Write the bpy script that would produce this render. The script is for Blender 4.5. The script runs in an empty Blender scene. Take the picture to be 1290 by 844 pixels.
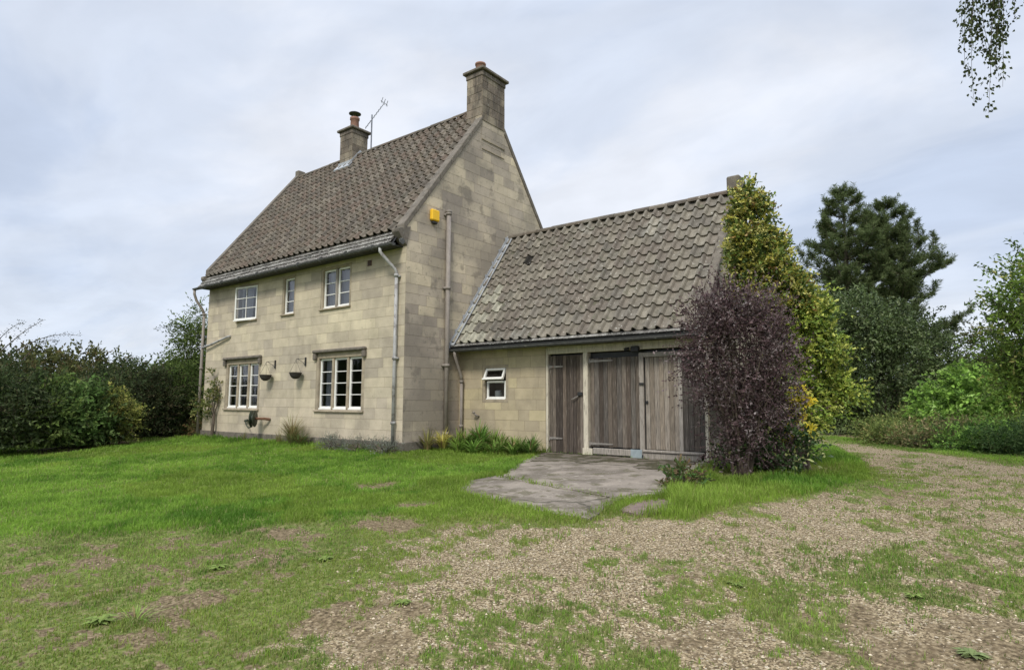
import bpy, math, random
import numpy as np
from mathutils import Matrix, Vector
rng = np.random.default_rng(7)
random.seed(7)
S = bpy.context.scene
COL = S.collection
R = math.radians

# ------------------------------------------------------------------ materials
def _new(name):
    m = bpy.data.materials.new(name); m.use_nodes = True
    nt = m.node_tree; nt.nodes.clear()
    return m, nt, nt.nodes.new, nt.links.new

def mat(name, color=None, rough=.85, var=.2, scale=6., bump=.3, bscale=60., metal=0., stretch=(1, 1, 1), spots=(), trans=0., spec=.3, tvar=0.):
    """tint attribute (or a fixed colour) x soft noise, with spots of lichen / dirt"""
    m, nt, N, L = _new(name)
    out = N('ShaderNodeOutputMaterial'); b = N('ShaderNodeBsdfPrincipled')
    b.inputs['Roughness'].default_value = rough; b.inputs['Metallic'].default_value = metal
    b.inputs['Specular IOR Level'].default_value = spec
    tc = N('ShaderNodeTexCoord'); mp = N('ShaderNodeMapping'); mp.inputs['Scale'].default_value = stretch
    L(tc.outputs['Object'], mp.inputs['Vector'])
    if color is None:
        a = N('ShaderNodeAttribute'); a.attribute_name = 'tint'; col = a.outputs['Color']
    else:
        a = N('ShaderNodeRGB'); a.outputs[0].default_value = (*color, 1); col = a.outputs[0]
    if var > 0:
        n = N('ShaderNodeTexNoise'); n.inputs['Scale'].default_value = scale; n.inputs['Detail'].default_value = 6; n.inputs['Roughness'].default_value = .65
        L(mp.outputs[0], n.inputs['Vector'])
        mr = N('ShaderNodeMapRange'); mr.inputs[1].default_value = .3; mr.inputs[2].default_value = .7
        mr.inputs[3].default_value = 1 - var; mr.inputs[4].default_value = 1 + var; L(n.outputs[0], mr.inputs[0])
        mx = N('ShaderNodeVectorMath'); mx.operation = 'SCALE'; L(col, mx.inputs[0]); L(mr.outputs[0], mx.inputs['Scale']); col = mx.outputs[0]
    for (sc, th, wd, c, amt) in spots:
        n = N('ShaderNodeTexNoise'); n.inputs['Scale'].default_value = sc; n.inputs['Detail'].default_value = 5; n.inputs['Roughness'].default_value = .6
        L(mp.outputs[0], n.inputs['Vector'])
        mr = N('ShaderNodeMapRange'); mr.inputs[1].default_value = th; mr.inputs[2].default_value = th + wd; mr.inputs[3].default_value = 0; mr.inputs[4].default_value = amt
        L(n.outputs[0], mr.inputs[0])
        mx = N('ShaderNodeMix'); mx.data_type = 'RGBA'; L(mr.outputs[0], mx.inputs[0]); L(col, mx.inputs[6]); mx.inputs[7].default_value = (*c, 1); col = mx.outputs[2]
    L(col, b.inputs['Base Color'])
    if bump > 0:
        n = N('ShaderNodeTexNoise'); n.inputs['Scale'].default_value = bscale; n.inputs['Detail'].default_value = 5
        L(mp.outputs[0], n.inputs['Vector'])
        bp = N('ShaderNodeBump'); bp.inputs['Strength'].default_value = bump; bp.inputs['Distance'].default_value = .01
        L(n.outputs[0], bp.inputs['Height']); L(bp.outputs[0], b.inputs['Normal'])
    if trans > 0:
        t = N('ShaderNodeBsdfTranslucent'); L(col, t.inputs['Color'])
        mxs = N('ShaderNodeMixShader'); mxs.inputs[0].default_value = trans
        L(b.outputs[0], mxs.inputs[1]); L(t.outputs[0], mxs.inputs[2]); L(mxs.outputs[0], out.inputs[0])
    else:
        L(b.outputs[0], out.inputs[0])
    return m

M = {}
M['stone'] = mat('ashlar_stone', None, .92, .13, 3.5, .5, 45, spots=((1.1, .5, .2, (.19, .165, .125), .42), (14, .6, .1, (.20, .18, .13), .4), (55, .66, .06, (.13, .12, .09), .45)))
M['gablestone'] = mat('weathered_gable_stone', None, .92, .16, 3.0, .5, 45, spots=((.75, .48, .12, (.17, .15, .125), .58), (1.9, .58, .06, (.15, .13, .105), .5), (12, .58, .1, (.17, .155, .12), .45), (55, .64, .06, (.12, .11, .09), .45)))
M['mortar'] = mat('lime_mortar', (.23, .19, .135), .95, .25, 8, .3, 80)
M['sootstone'] = mat('sooty_stone', None, .95, .3, 6, .6, 40, stretch=(1, 1, .35), spots=((2.2, .48, .12, (.075, .062, .052), .7), (9, .55, .12, (.05, .045, .04), .6), (26, .62, .05, (.36, .36, .30), .6)))
M['dress'] = mat('dressed_stone', (.34, .285, .205), .92, .2, 5, .4, 50, spots=((4, .5, .2, (.13, .115, .09), .6),))
M['darkdress'] = mat('weathered_coping_stone', (.15, .13, .105), .95, .3, 6, .5, 40, spots=((20, .6, .08, (.33, .33, .27), .6), (5, .55, .15, (.06, .055, .045), .6)))
M['tile'] = mat('clay_pantile', None, .9, .25, 9, .4, 70, spots=((2.2, .55, .15, (.10, .095, .07), .5), (30, .67, .04, (.46, .45, .40), .75), (7, .62, .1, (.09, .10, .045), .5)))
M['gtile'] = mat('lichened_pantile', None, .9, .28, 8, .5, 60, spots=((1.3, .58, .1, (.33, .32, .27), .4), (16, .64, .05, (.50, .49, .43), .75), (5, .6, .1, (.08, .09, .045), .55)))
M['slate'] = mat('stone_slate', None, .9, .3, 12, .4, 60, spots=((24, .56, .06, (.46, .46, .40), .7),))
M['wood'] = mat('weathered_board', None, .9, .5, 5, .6, 30, stretch=(12, 12, .9), spots=((3.2, .57, .12, (.045, .036, .03), .65), (5., .62, .1, (.42, .38, .33), .5)))
M['creamwood'] = mat('flaking_cream_paint', (.55, .50, .39), .8, .2, 4, .3, 40, stretch=(6, 6, 1), spots=((6, .58, .08, (.16, .13, .10), .7),))
M['greywood'] = mat('greyed_painted_wood', (.30, .27, .23), .85, .3, 4, .3, 40, stretch=(8, 8, 1), spots=((7, .55, .1, (.12, .10, .08), .7),))
M['white'] = mat('white_window_paint', (.78, .77, .72), .5, .06, 10, .0)
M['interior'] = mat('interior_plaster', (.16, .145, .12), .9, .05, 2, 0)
M['curtain'] = mat('net_curtain', (.62, .62, .66), .9, .25, 3, .2, 10, stretch=(14, 14, .6), trans=.3)
M['pipe'] = mat('weathered_cast_iron_pipe', (.24, .21, .18), .65, .22, 5, .2, 50, stretch=(3, 3, 1), spots=((8, .6, .1, (.12, .09, .075), .6),))
M['greypipe'] = mat('flaking_grey_pipe', (.34, .335, .32), .6, .2, 6, .2, 50, spots=((7, .52, .08, (.15, .13, .12), .7),))
M['gutter'] = mat('lichened_gutter', (.075, .075, .07), .75, .4, 12, .3, 60, spots=((20, .62, .06, (.30, .30, .27), .7),))
M['black'] = mat('black_iron', (.03, .03, .03), .5, .2, 8, .1)
M['lead'] = mat('lead_flashing', (.36, .375, .39), .5, .18, 6, .2, 30, metal=.15, spots=((9, .6, .1, (.45, .45, .45), .6),))
M['terracotta'] = mat('terracotta_pot', (.27, .15, .11), .85, .25, 8, .2, spots=((14, .6, .1, (.12, .10, .09), .6),))
M['yellow'] = mat('alarm_yellow', (.80, .47, .02), .45, .08, 6, .0)
M['metal'] = mat('galvanised_strap', (.27, .245, .215), .5, .3, 14, .1, metal=.3, spots=((11, .58, .08, (.22, .12, .08), .7),))
M['zinc'] = mat('blue_grey_zinc_plate', (.30, .35, .36), .5, .15, 12, .1, metal=.2)
M['aerial'] = mat('aerial_alloy', (.20, .21, .23), .4, .1, 8, 0, metal=.5)
M['leaf'] = mat('leaf', None, .7, .0, 1, 0, trans=.32, spec=.12)
M['glossleaf'] = mat('glossy_leaf', None, .48, .0, 1, 0, trans=.2, spec=.28)
M['grassblade'] = mat('grass_blade', None, .7, 0, 1, 0, trans=.45, spec=.15)
M['bark'] = mat('bark', (.10, .08, .06), .95, .4, 12, .6, 30, stretch=(4, 4, 1))
M['birchbark'] = mat('birch_bark', (.55, .52, .47), .8, .15, 5, .4, 20, stretch=(1, 1, 5), spots=((3, .6, .05, (.06, .05, .045), .9),))
M['pebble'] = mat('pebble', None, .85, .12, 60, 0)
def concrete_mat():
    m = mat('old_concrete', (.225, .192, .155), .92, .25, 2.5, .7, 50, spots=((1.3, .47, .10, (.115, .097, .074), .8), (3.1, .54, .06, (.085, .076, .04), .75), (30, .58, .06, (.36, .32, .26), .4), (80, .6, .05, (.12, .10, .08), .5), (7, .62, .05, (.38, .34, .28), .5)))
    nt = m.node_tree; N = nt.nodes.new; L = nt.links.new; b = [n for n in nt.nodes if n.type == 'BSDF_PRINCIPLED'][0]
    src = b.inputs['Base Color'].links[0].from_socket; tc = [n for n in nt.nodes if n.type == 'TEX_COORD'][0]
    n = N('ShaderNodeTexNoise'); n.inputs['Scale'].default_value = 3; n.inputs['Detail'].default_value = 6; L(tc.outputs['Object'], n.inputs['Vector'])
    ad = N('ShaderNodeVectorMath'); ad.operation = 'MULTIPLY_ADD'; L(n.outputs['Color'], ad.inputs[0]); ad.inputs[1].default_value = (.5, .5, 0); L(tc.outputs['Object'], ad.inputs[2])
    v = N('ShaderNodeTexVoronoi'); v.feature = 'DISTANCE_TO_EDGE'; v.inputs['Scale'].default_value = .42; L(ad.outputs[0], v.inputs['Vector'])
    mr = N('ShaderNodeMapRange'); mr.inputs[1].default_value = .004; mr.inputs[2].default_value = .016; mr.inputs[3].default_value = .65; mr.inputs[4].default_value = 0; L(v.outputs[0], mr.inputs[0])
    mx = N('ShaderNodeMix'); mx.data_type = 'RGBA'; L(mr.outputs[0], mx.inputs[0]); L(src, mx.inputs[6]); mx.inputs[7].default_value = (.03, .028, .016, 1); L(mx.outputs[2], b.inputs['Base Color'])
    return m
M['concrete'] = concrete_mat()
M['moss'] = mat('mossy_dirt', (.060, .054, .028), .95, .5, 18, .8, 60, spots=((3.5, .5, .05, (.17, .143, .115), .85), (9, .55, .1, (.12, .10, .07), .6),))
M['brickpatch'] = mat('worn_brick_paving', (.17, .125, .105), .92, .3, 9, .6, 50, spots=((12, .6, .08, (.06, .07, .03), .6),))
M['basket'] = mat('basket_liner', (.05, .045, .04), .9, .3, 20, .3)
M['hose'] = mat('hose_reel_plastic', (.035, .045, .03), .5, .2, 8, 0)
M['orangepipe'] = mat('rusty_outlet', (.14, .07, .04), .7, .3, 12, .2)

def glass_mat():
    m, nt, N, L = _new('window_glass')
    out = N('ShaderNodeOutputMaterial'); t = N('ShaderNodeBsdfTransparent'); t.inputs[0].default_value = (.86, .88, .9, 1)
    g = N('ShaderNodeBsdfGlossy'); g.inputs['Roughness'].default_value = .03
    f = N('ShaderNodeFresnel'); f.inputs[0].default_value = 1.5
    mu = N('ShaderNodeMath'); mu.operation = 'MULTIPLY'; mu.inputs[1].default_value = 2.3; mu.use_clamp = True
    n = N('ShaderNodeTexNoise'); n.inputs['Scale'].default_value = 2.5
    bp = N('ShaderNodeBump'); bp.inputs['Strength'].default_value = .25; bp.inputs['Distance'].default_value = .02
    L(n.outputs[0], bp.inputs['Height']); L(bp.outputs[0], g.inputs['Normal'])
    mx = N('ShaderNodeMixShader'); L(f.outputs[0], mu.inputs[0]); L(mu.outputs[0], mx.inputs[0]); L(t.outputs[0], mx.inputs[1]); L(g.outputs[0], mx.inputs[2]); L(mx.outputs[0], out.inputs[0])
    return m
M['glass'] = glass_mat()

# ------------------------------------------------------------------ mesh accumulator
class Acc:
    def __init__(s, mats): s.V = []; s.nv = 0; s.F = {}; s.mats = mats; s.smooth = False
    def add(s, V, F, tint=(1, 1, 1), mi=0):
        V = np.asarray(V, float).reshape(-1, 3); F = np.asarray(F, int)
        if F.size == 0: return
        if F.ndim == 1: F = F[None]
        k = F.shape[1]; t = np.asarray(tint, float)
        if t.ndim == 1: t = np.repeat(t[None], len(F), 0)
        s.V.append(V); s.F.setdefault(k, []).append((F + s.nv, t, np.full(len(F), mi))); s.nv += len(V)
    def box(s, a, b, tint=(1, 1, 1), mi=0, ax=None):
        x0, y0, z0 = a; x1, y1, z1 = b
        V = np.array([(x0, y0, z0), (x1, y0, z0), (x1, y1, z0), (x0, y1, z0), (x0, y0, z1), (x1, y0, z1), (x1, y1, z1), (x0, y1, z1)], float)
        if ax is not None: V = np.array(ax[0]) + V @ np.array(ax[1], float)
        s.add(V, [(0, 3, 2, 1), (4, 5, 6, 7), (0, 1, 5, 4), (1, 2, 6, 5), (2, 3, 7, 6), (3, 0, 4, 7)], tint, mi)
    def cbox(s, a, b, c=.01, tint=(1, 1, 1), mi=0):
        """box with chamfered edges"""
        a = np.array(a, float); b = np.array(b, float); m = (a + b) / 2; h = abs(b - a) / 2; c = min(c, h.min() * .6)
        P = []
        for ax in range(3):
            for sg in (-1, 1):
                o = [i for i in range(3) if i != ax]
                for (u, v) in ((-1, -1), (1, -1), (1, 1), (-1, 1)):
                    p = m.copy(); p[ax] += sg * h[ax]; p[o[0]] += u * (h[o[0]] - c); p[o[1]] += v * (h[o[1]] - c); P.append(p)
        import bmesh
        bm = bmesh.new(); vs = [bm.verts.new(p) for p in P]
        r = bmesh.ops.convex_hull(bm, input=vs)
        bm.verts.index_update(); V = [v.co[:] for v in bm.verts]
        for n in (3, 4, 5, 6):
            fs = [[v.index for v in f.verts] for f in bm.faces if len(f.verts) == n]
            if fs: 
                s.V.append(np.zeros((0, 3))); s.F.setdefault(n, []).append((np.array(fs) + s.nv, np.repeat(np.array(tint, float)[None], len(fs), 0), np.full(len(fs), mi)))
        s.V.append(np.array(V)); s.nv += len(V); bm.free()
    def tube(s, P, r, seg=8, tint=(1, 1, 1), mi=0, cap=True):
        P = np.asarray(P, float); n = len(P)
        r = np.full(n, r) if np.isscalar(r) else np.asarray(r, float)
        T = np.gradient(P, axis=0); T /= np.linalg.norm(T, axis=1)[:, None] + 1e-9
        up = np.array([0, 0, 1.]) if abs(T[0][2]) < .9 else np.array([1., 0, 0])
        V = []
        A = np.linspace(0, 2 * np.pi, seg, endpoint=False)
        for i in range(n):
            a = np.cross(T[i], up); a /= np.linalg.norm(a) + 1e-9; b = np.cross(T[i], a); up = np.cross(a, T[i]) if False else up
            V.append(P[i] + r[i] * (np.cos(A)[:, None] * a + np.sin(A)[:, None] * b))
        V = np.vstack(V); F = []
        for i in range(n - 1):
            for j in range(seg):
                F.append((i * seg + j, i * seg + (j + 1) % seg, (i + 1) * seg + (j + 1) % seg, (i + 1) * seg + j))
        nv0 = s.nv; s.add(V, F, tint, mi)
        if cap:
            for idx in (list(range(seg))[::-1], [(n - 1) * seg + j for j in range(seg)]):
                s.F.setdefault(seg, []).append((np.array([idx]) + nv0, np.array([tint], float), np.array([mi])))
    def lathe(s, c, prof, seg=16, tint=(1, 1, 1), mi=0):
        A = np.linspace(0, 2 * np.pi, seg, endpoint=False); V = []
        for r, z in prof:
            for a in A: V.append((c[0] + r * math.cos(a), c[1] + r * math.sin(a), c[2] + z))
        F = [(i * seg + j, i * seg + (j + 1) % seg, (i + 1) * seg + (j + 1) % seg, (i + 1) * seg + j) for i in range(len(prof) - 1) for j in range(seg)]
        s.add(V, F, tint, mi)
    def prism(s, poly, axis, lo, hi, tint=(1, 1, 1), mi=0):
        """2D polygon extruded along axis 0/1/2 (poly in the remaining two axes, in order)"""
        n = len(poly); V = []
        for q in (lo, hi):
            for (u, v) in poly:
                V.append({0: (q, u, v), 1: (u, q, v), 2: (u, v, q)}[axis])
        nv0 = s.nv
        s.add(V, [(i, (i + 1) % n, n + (i + 1) % n, n + i) for i in range(n)], tint, mi)
        s.F.setdefault(n, []).append((np.array([list(range(n))[::-1]]) + nv0, np.array([tint], float), np.array([mi])))
        s.F.setdefault(n, []).append((np.array([list(range(n, 2 * n))]) + nv0, np.array([tint], float), np.array([mi])))
    def build(s, name, parent=None, smooth=False, bevel=0):
        V = np.vstack(s.V)
        if parent is not None:
            p = parent; off = np.zeros(3)
            while p is not None: off += np.array(p.location); p = p.parent
            V = V - off
        me = bpy.data.meshes.new(name)
        me.vertices.add(len(V)); me.vertices.foreach_set('co', V.astype(np.float32).ravel())
        li = []; lt = []; ti = []; mi = []
        for k, lst in s.F.items():
            for F, t, m in lst:
                li.append(F.ravel()); lt.append(np.full(len(F), k)); ti.append(t); mi.append(m)
        li = np.concatenate(li); lt = np.concatenate(lt); ti = np.vstack(ti); mi = np.concatenate(mi)
        me.loops.add(len(li)); me.loops.foreach_set('vertex_index', li.astype(np.int32))
        me.polygons.add(len(lt)); me.polygons.foreach_set('loop_start', np.concatenate([[0], np.cumsum(lt)[:-1]]).astype(np.int32))
        me.polygons.foreach_set('material_index', mi.astype(np.int32))
        me.polygons.foreach_set('use_smooth', np.full(len(lt), bool(smooth)))
        for m in s.mats: me.materials.append(M[m])
        me.update(calc_edges=True)
        a = me.attributes.new('tint', 'FLOAT_COLOR', 'FACE')
        a.data.foreach_set('color', np.hstack([ti, np.ones((len(ti), 1))]).astype(np.float32).ravel())
        me.validate()
        o = bpy.data.objects.new(name, me); COL.objects.link(o)
        if parent is not None: o.parent = parent
        if bevel:
            b = o.modifiers.new('bevel', 'BEVEL'); b.width = bevel; b.segments = 1; b.limit_method = 'ANGLE'
        return o

def tag(o, label=None, cat=None, group=None, kind=None):
    if label: o['label'] = label
    if cat: o['category'] = cat
    if group: o['group'] = group
    if kind: o['kind'] = kind
    return o
def empty(name, loc, label=None, cat=None, group=None):
    o = bpy.data.objects.new(name, None); COL.objects.link(o); o.location = loc; o.empty_display_size = .2
    return tag(o, label, cat, group)

# ------------------------------------------------------------------ noise + ground
def vn(x, y, seed=0):
    xi = np.floor(x); yi = np.floor(y); fx = x - xi; fy = y - yi
    def h(a, b):
        q = np.sin(a * 127.1 + b * 311.7 + seed * 74.7) * 43758.5453
        return q - np.floor(q)
    fx = fx * fx * (3 - 2 * fx); fy = fy * fy * (3 - 2 * fy)
    return (h(xi, yi) * (1 - fx) + h(xi + 1, yi) * fx) * (1 - fy) + (h(xi, yi + 1) * (1 - fx) + h(xi + 1, yi + 1) * fx) * fy
def fbm(x, y, f=1., seed=0, o=4):
    s = 0; a = .5; t = 0
    for i in range(o):
        s = s + a * vn(x * f + i * 17.3, y * f - i * 9.1, seed + i); t += a; a *= .55; f *= 2.1
    return s / t
def sd(P, x, y):
    """signed distance to polygon, positive inside"""
    x = np.asarray(x, float); y = np.asarray(y, float)
    d = np.full(x.shape, 1e9); ins = np.zeros(x.shape, bool); n = len(P)
    for i in range(n):
        ax, ay = P[i]; bx, by = P[(i + 1) % n]
        ex, ey = bx - ax, by - ay; t = np.clip(((x - ax) * ex + (y - ay) * ey) / (ex * ex + ey * ey + 1e-9), 0, 1)
        d = np.minimum(d, np.hypot(x - ax - t * ex, y - ay - t * ey))
        c = ((ay > y) != (by > y)) & (x < (bx - ax) * (y - ay) / (by - ay + 1e-12) + ax); ins ^= c
    return np.where(ins, d, -d)
def sm(a, b, v):
    t = np.clip((v - a) / (b - a), 0, 1); return t * t * (3 - 2 * t)
LUSH = [(-14, -9), (-9, -2), (-7.4, .5), (.5, 1.6), (2.4, 1.6), (2.9, .9), (4.11, -.65), (3.9, -1.67), (4.24, -2.79), (6.05, -3.28), (5.5, -3.65), (5.0, -4.1), (4.3, -4.5), (3.7, -5.3), (2.9, -6.0), (1.8, -6.8), (.4, -9)]
MID = [(0, -9), (1.4, -6.6), (2.6, -5.3), (3.6, -4.6), (4.9, -4.3), (5.6, -5.0), (6.3, -6.05), (7.2, -6.59), (7.0, -9)]
GP1 = [(8.05, -5.0), (8.25, -4.16), (8.7, -3.2), (9.9, -2.3), (12, -1.6), (12, -3), (9.84, -3.9), (9.16, -4.4), (8.75, -4.9)]
GP2 = [(7.1, -6.1), (7.6, -5.5), (8.3, -5.4), (8.61, -6.0), (8, -6.8)]
VERGE = [(6.35, -.4), (6.75, -2.75), (7.3, -2.75), (7.45, -1.84), (7.95, -.74), (8.35, 1.1), (7.9, 3.2), (6.7, 7.4), (5.9, 8), (5.9, 1.7)]
TRK = [(8.2, -1.2), (8.75, 1.7), (8.4, 4.6), (9.2, 4.2), (10.2, 1.5), (13, 0), (12, -1.4), (9.05, -1.4)]
V2 = [(5.4, 12.2), (7.2, 9.0), (8.8, 6.6), (10.2, 5.2), (15, 3), (18, 8), (8, 14)]
GRAVEL = [(5.2, -5.3), (5.3, -4.3), (6.2, -3.45), (7.15, -2.9), (7.9, -.99), (8.4, .93), (7.9, 4), (6.5, 8.2), (3, 12.5), (-2, 14), (-2, 17), (4, 15), (7.0, 9.5), (8.6, 6.9), (10.3, 5), (16, 2), (16, -12), (9, -12), (7.2, -6.8), (6.2, -5.9)]
SLABA = [(2.5, 1.68), (5.88, 1.68), (5.98, .9), (6.25, -.2), (6.42, -.9), (6.6, -1.7), (6.2, -2.2), (5.32, -2.02), (3.95, -1.62), (3.5, -.7), (3.3, -.2), (2.85, .8), (2.5, 1.2)]
SLABB = [(3.82, -1.56), (4.6, -1.77), (5.28, -1.98), (6.2, -2.18), (6.3, -2.7), (6.42, -3.2), (5.9, -3.2), (5.3, -3.05), (4.2, -2.78), (3.75, -2.1)]
SLABC = [(6.42, -2.3), (6.68, -1.85), (6.98, -2.15), (7.06, -2.5), (6.75, -2.8), (6.5, -2.72)]
SOIL = [(2.72, -2.83, .35, .7), (4.2, -5.2, .45, .75), (4.7, -4.5, .35, .7), (3.49, -6.6, .35, .6), (3.0, -5.9, .35, .55), (4.3,-3.6,.25,.6), (6.95, -4.6, .35, .7), (8.57, -5.3, .5, .8), (9.5, -4.7, .6, .8), (6.7, -6.35, .5, .7), (8.9, -6, .5, .7), (5.3, -6.8, .3, .5),
        (6.6, .7, .75, .9), (7.3, 1.8, .7, .8), (-8.6, -3.5, .9, .7), (-9, -2, .8, .7), (2.1, 1.2, .6, .4), (-9.8, 0, .9, .7), (5.9, 14.5, 2.0, .9), (8.4, 8.4, .6, .5), (9.6, 7.4, .4, .5)]
def masks(x, y):
    n1 = fbm(x, y, .9, 3); n2 = fbm(x, y, 3.3, 11); n3 = fbm(x, y, 9., 23); n4 = fbm(x, y, 26., 29, 2)
    g = np.full(np.shape(x), .93); wob = (n1 - .5) * 1.6 + (n2 - .5) * .9
    gv = sm(-.5, .6, sd(GRAVEL, x, y) + wob * .9); gv = gv * (.45 + .55 * sm(.36, .56, n1 * .6 + n2 * .4))
    g = g * (1 - gv) + (.21 + .6 * (fbm(x, y, .8, 91) - .5)) * gv
    for P, v, w in ((MID, .62, 1.3), (GP1, .54, .9), (GP2, .6, .8), (TRK, .40, .8), (VERGE, 1.05, .14), (V2, .95, .35), (LUSH, 1.02, .95)):
        m = sm(-w * .6, w * .6, sd(P, x, y) + wob * w * .75)
        g = g * (1 - m) + v * m
        if v > .9: gv = gv * (1 - m)
        elif v in (.6, .7): gv = gv * (1 - .35 * m)
    s = np.zeros(np.shape(x))
    for (cx, cy, r, a) in SOIL:
        d = np.hypot(x - cx, (y - cy)) / r + (n2 - .5) * 1.4
        s = np.maximum(s, a * sm(1.15, .35, d))
    # worn thin streaks in the lawn towards the drive
    thin = sm(-9.5, -4.2, -y * -1.0) * 0
    g = g * (1 - s * .85); gv = gv * (1 - s * .55)
    wear = sm(1.5, 5.5, x) * sm(-2.4, -4.6, y)
    cover = g + (n2 - .5) * .75 + (n3 - .5) * .75 + (n4 - .5) * .7 + .01
    return np.clip(g, 0, 1.1), gv, s, cover
def H0(x, y):
    return -.055 * np.maximum(0, -.2 - y)
def H(x, y):
    x = np.asarray(x, float); y = np.asarray(y, float)
    b = H0(x, y)
    inner = np.maximum(sd(SLABA, x, y), np.maximum(sd(SLABB, x, y), sd(SLABC, x, y)))
    hs = np.maximum(0, 1 - np.maximum(np.maximum(-8.65 - x, x - 5.9), np.maximum(-.1 - y, y - 6)) / .5)
    k = sm(.0, .5, -inner) * (1 - np.clip(hs, 0, 1))
    d = np.hypot(x - 9.8, y + 8.8)
    und = (fbm(x, y, .35, 5) - .5) * .10 + (fbm(x, y, 1.6, 8) - .5) * .05 + (fbm(x, y, 7., 9) - .5) * .018
    far = sm(40, 300, d) * (fbm(x, y, .01, 31) - .4) * 12
    return b - .02 * sm(-.1, .1, inner) + und * k + far
CAMP = (9.834, -8.844, 1.026)

def make_ground():
    nr, nth = 430, 720
    rr = np.concatenate([[0.0], .35 * 1.0175 ** np.arange(nr)]); rr = rr[rr < 900]; nr = len(rr)
    th = np.linspace(0, 2 * np.pi, nth, endpoint=False)
    RR, TH = np.meshgrid(rr[1:], th, indexing='ij')
    X = CAMP[0] + RR * np.cos(TH); Y = CAMP[1] + RR * np.sin(TH)
    x = np.concatenate([[CAMP[0]], X.ravel()]); y = np.concatenate([[CAMP[1]], Y.ravel()])
    z = H(x, y)
    V = np.stack([x, y, z], 1)
    i = np.arange(nr - 2)[:, None] * nth; j = np.arange(nth)[None]; j2 = (j + 1) % nth
    F = np.stack([1 + i + j, 1 + i + nth + j, 1 + i + nth + j2, 1 + i + j2], -1).reshape(-1, 4)
    A = Acc(['ground']); A.V = [V]; A.nv = len(V)
    A.F = {4: [(F, np.ones((len(F), 3)), np.zeros(len(F), int))]}
    jj = np.arange(nth); T = np.stack([np.zeros(nth, int), 1 + jj, 1 + (jj + 1) % nth], 1)
    A.F[3] = [(T, np.ones((nth, 3)), np.zeros(nth, int))]
    o = A.build('ground', smooth=True)
    g, gv, s, cover = masks(x, y)
    a = o.data.attributes.new('cover', 'FLOAT_COLOR', 'POINT')
    C = np.stack([sm(.30, .75, cover), gv, s, np.ones(len(x))], 1).astype(np.float32)
    a.data.foreach_set('color', C.ravel())
    tag(o, kind='structure')
    return o

def ground_mat():
    m, nt, N, L = _new('lawn_and_gravel')
    out = N('ShaderNodeOutputMaterial'); b = N('ShaderNodeBsdfPrincipled'); b.inputs['Roughness'].default_value = .95; b.inputs['Specular IOR Level'].default_value = .15
    tc = N('ShaderNodeTexCoord'); at = N('ShaderNodeAttribute'); at.attribute_name = 'cover'
    sep = N('ShaderNodeSeparateColor'); L(at.outputs['Color'], sep.inputs[0])
    def noise(sc, d=5):
        n = N('ShaderNodeTexNoise'); n.inputs['Scale'].default_value = sc; n.inputs['Detail'].default_value = d; L(tc.outputs['Object'], n.inputs['Vector']); return n.outputs[0]
    def ramp(v, pts):
        r = N('ShaderNodeValToRGB'); L(v, r.inputs[0]); e = r.color_ramp.elements
        while len(e) < len(pts): e.new(.5)
        for q, (p, c) in zip(e, pts): q.position = p; q.color = (*c, 1)
        return r.outputs[0]
    def mix(f, a_, b_):
        x = N('ShaderNodeMix'); x.data_type = 'RGBA'; L(f, x.inputs[0]); L(a_, x.inputs[6]); L(b_, x.inputs[7]); return x.outputs[2]
    def math_(op, a_, b_, clamp=False):
        x = N('ShaderNodeMath'); x.operation = op; x.use_clamp = clamp
        for i, v in enumerate((a_, b_)):
            if isinstance(v, (int, float)): x.inputs[i].default_value = v
            else: L(v, x.inputs[i])
        return x.outputs[0]
    soil = ramp(noise(38, 8), [(.32, (.065, .048, .027)), (.5, (.145, .108, .062)), (.68, (.26, .205, .125))])
    vo = N('ShaderNodeTexVoronoi'); vo.inputs['Scale'].default_value = 85; vo.inputs['Randomness'].default_value = 1; L(tc.outputs['Object'], vo.inputs['Vector'])
    sv = N('ShaderNodeSeparateColor'); L(vo.outputs['Color'], sv.inputs[0])
    stones = ramp(sv.outputs[0], [(0, (.13, .10, .062)), (.3, (.29, .225, .135)), (.6, (.39, .308, .188)), (.88, (.48, .395, .262)), (1., (.60, .53, .41))])
    gap = math_('GREATER_THAN', sv.outputs[1], .45)
    f1 = math_('MULTIPLY', gap, .85)
    gravel = mix(f1, soil, stones)
    gvf = math_('ADD', sep.outputs[1], math_('MULTIPLY', math_('SUBTRACT', noise(4.5), .5), 1.6)); 
    mr = N('ShaderNodeMapRange'); mr.inputs[1].default_value = .3; mr.inputs[2].default_value = .6; L(gvf, mr.inputs[0])
    gvx = math_('MULTIPLY', mr.outputs[0], math_('GREATER_THAN', sep.outputs[1], .02))
    base = mix(gvx, soil, gravel)
    grass = ramp(noise(24), [(.3, (.06, .08, .02)), (.5, (.12, .155, .034)), (.7, (.21, .19, .085))])
    gf = math_('ADD', sep.outputs[0], math_('MULTIPLY', math_('SUBTRACT', noise(28), .5), .9))
    mr2 = N('ShaderNodeMapRange'); mr2.inputs[1].default_value = .3; mr2.inputs[2].default_value = .62; L(gf, mr2.inputs[0])
    full = mix(mr2.outputs[0], base, grass)
    L(full, b.inputs['Base Color'])
    bp = N('ShaderNodeBump'); bp.inputs['Strength'].default_value = .7; bp.inputs['Distance'].default_value = .015
    hgt = math_('ADD', math_('MULTIPLY', math_('SUBTRACT', .6, vo.outputs['Distance']), gvx), math_('MULTIPLY', noise(45), 1.2))
    L(hgt, bp.inputs['Height']); L(bp.outputs[0], b.inputs['Normal']); L(b.outputs[0], out.inputs[0])
    return m
M['ground'] = ground_mat()
make_ground()

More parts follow.
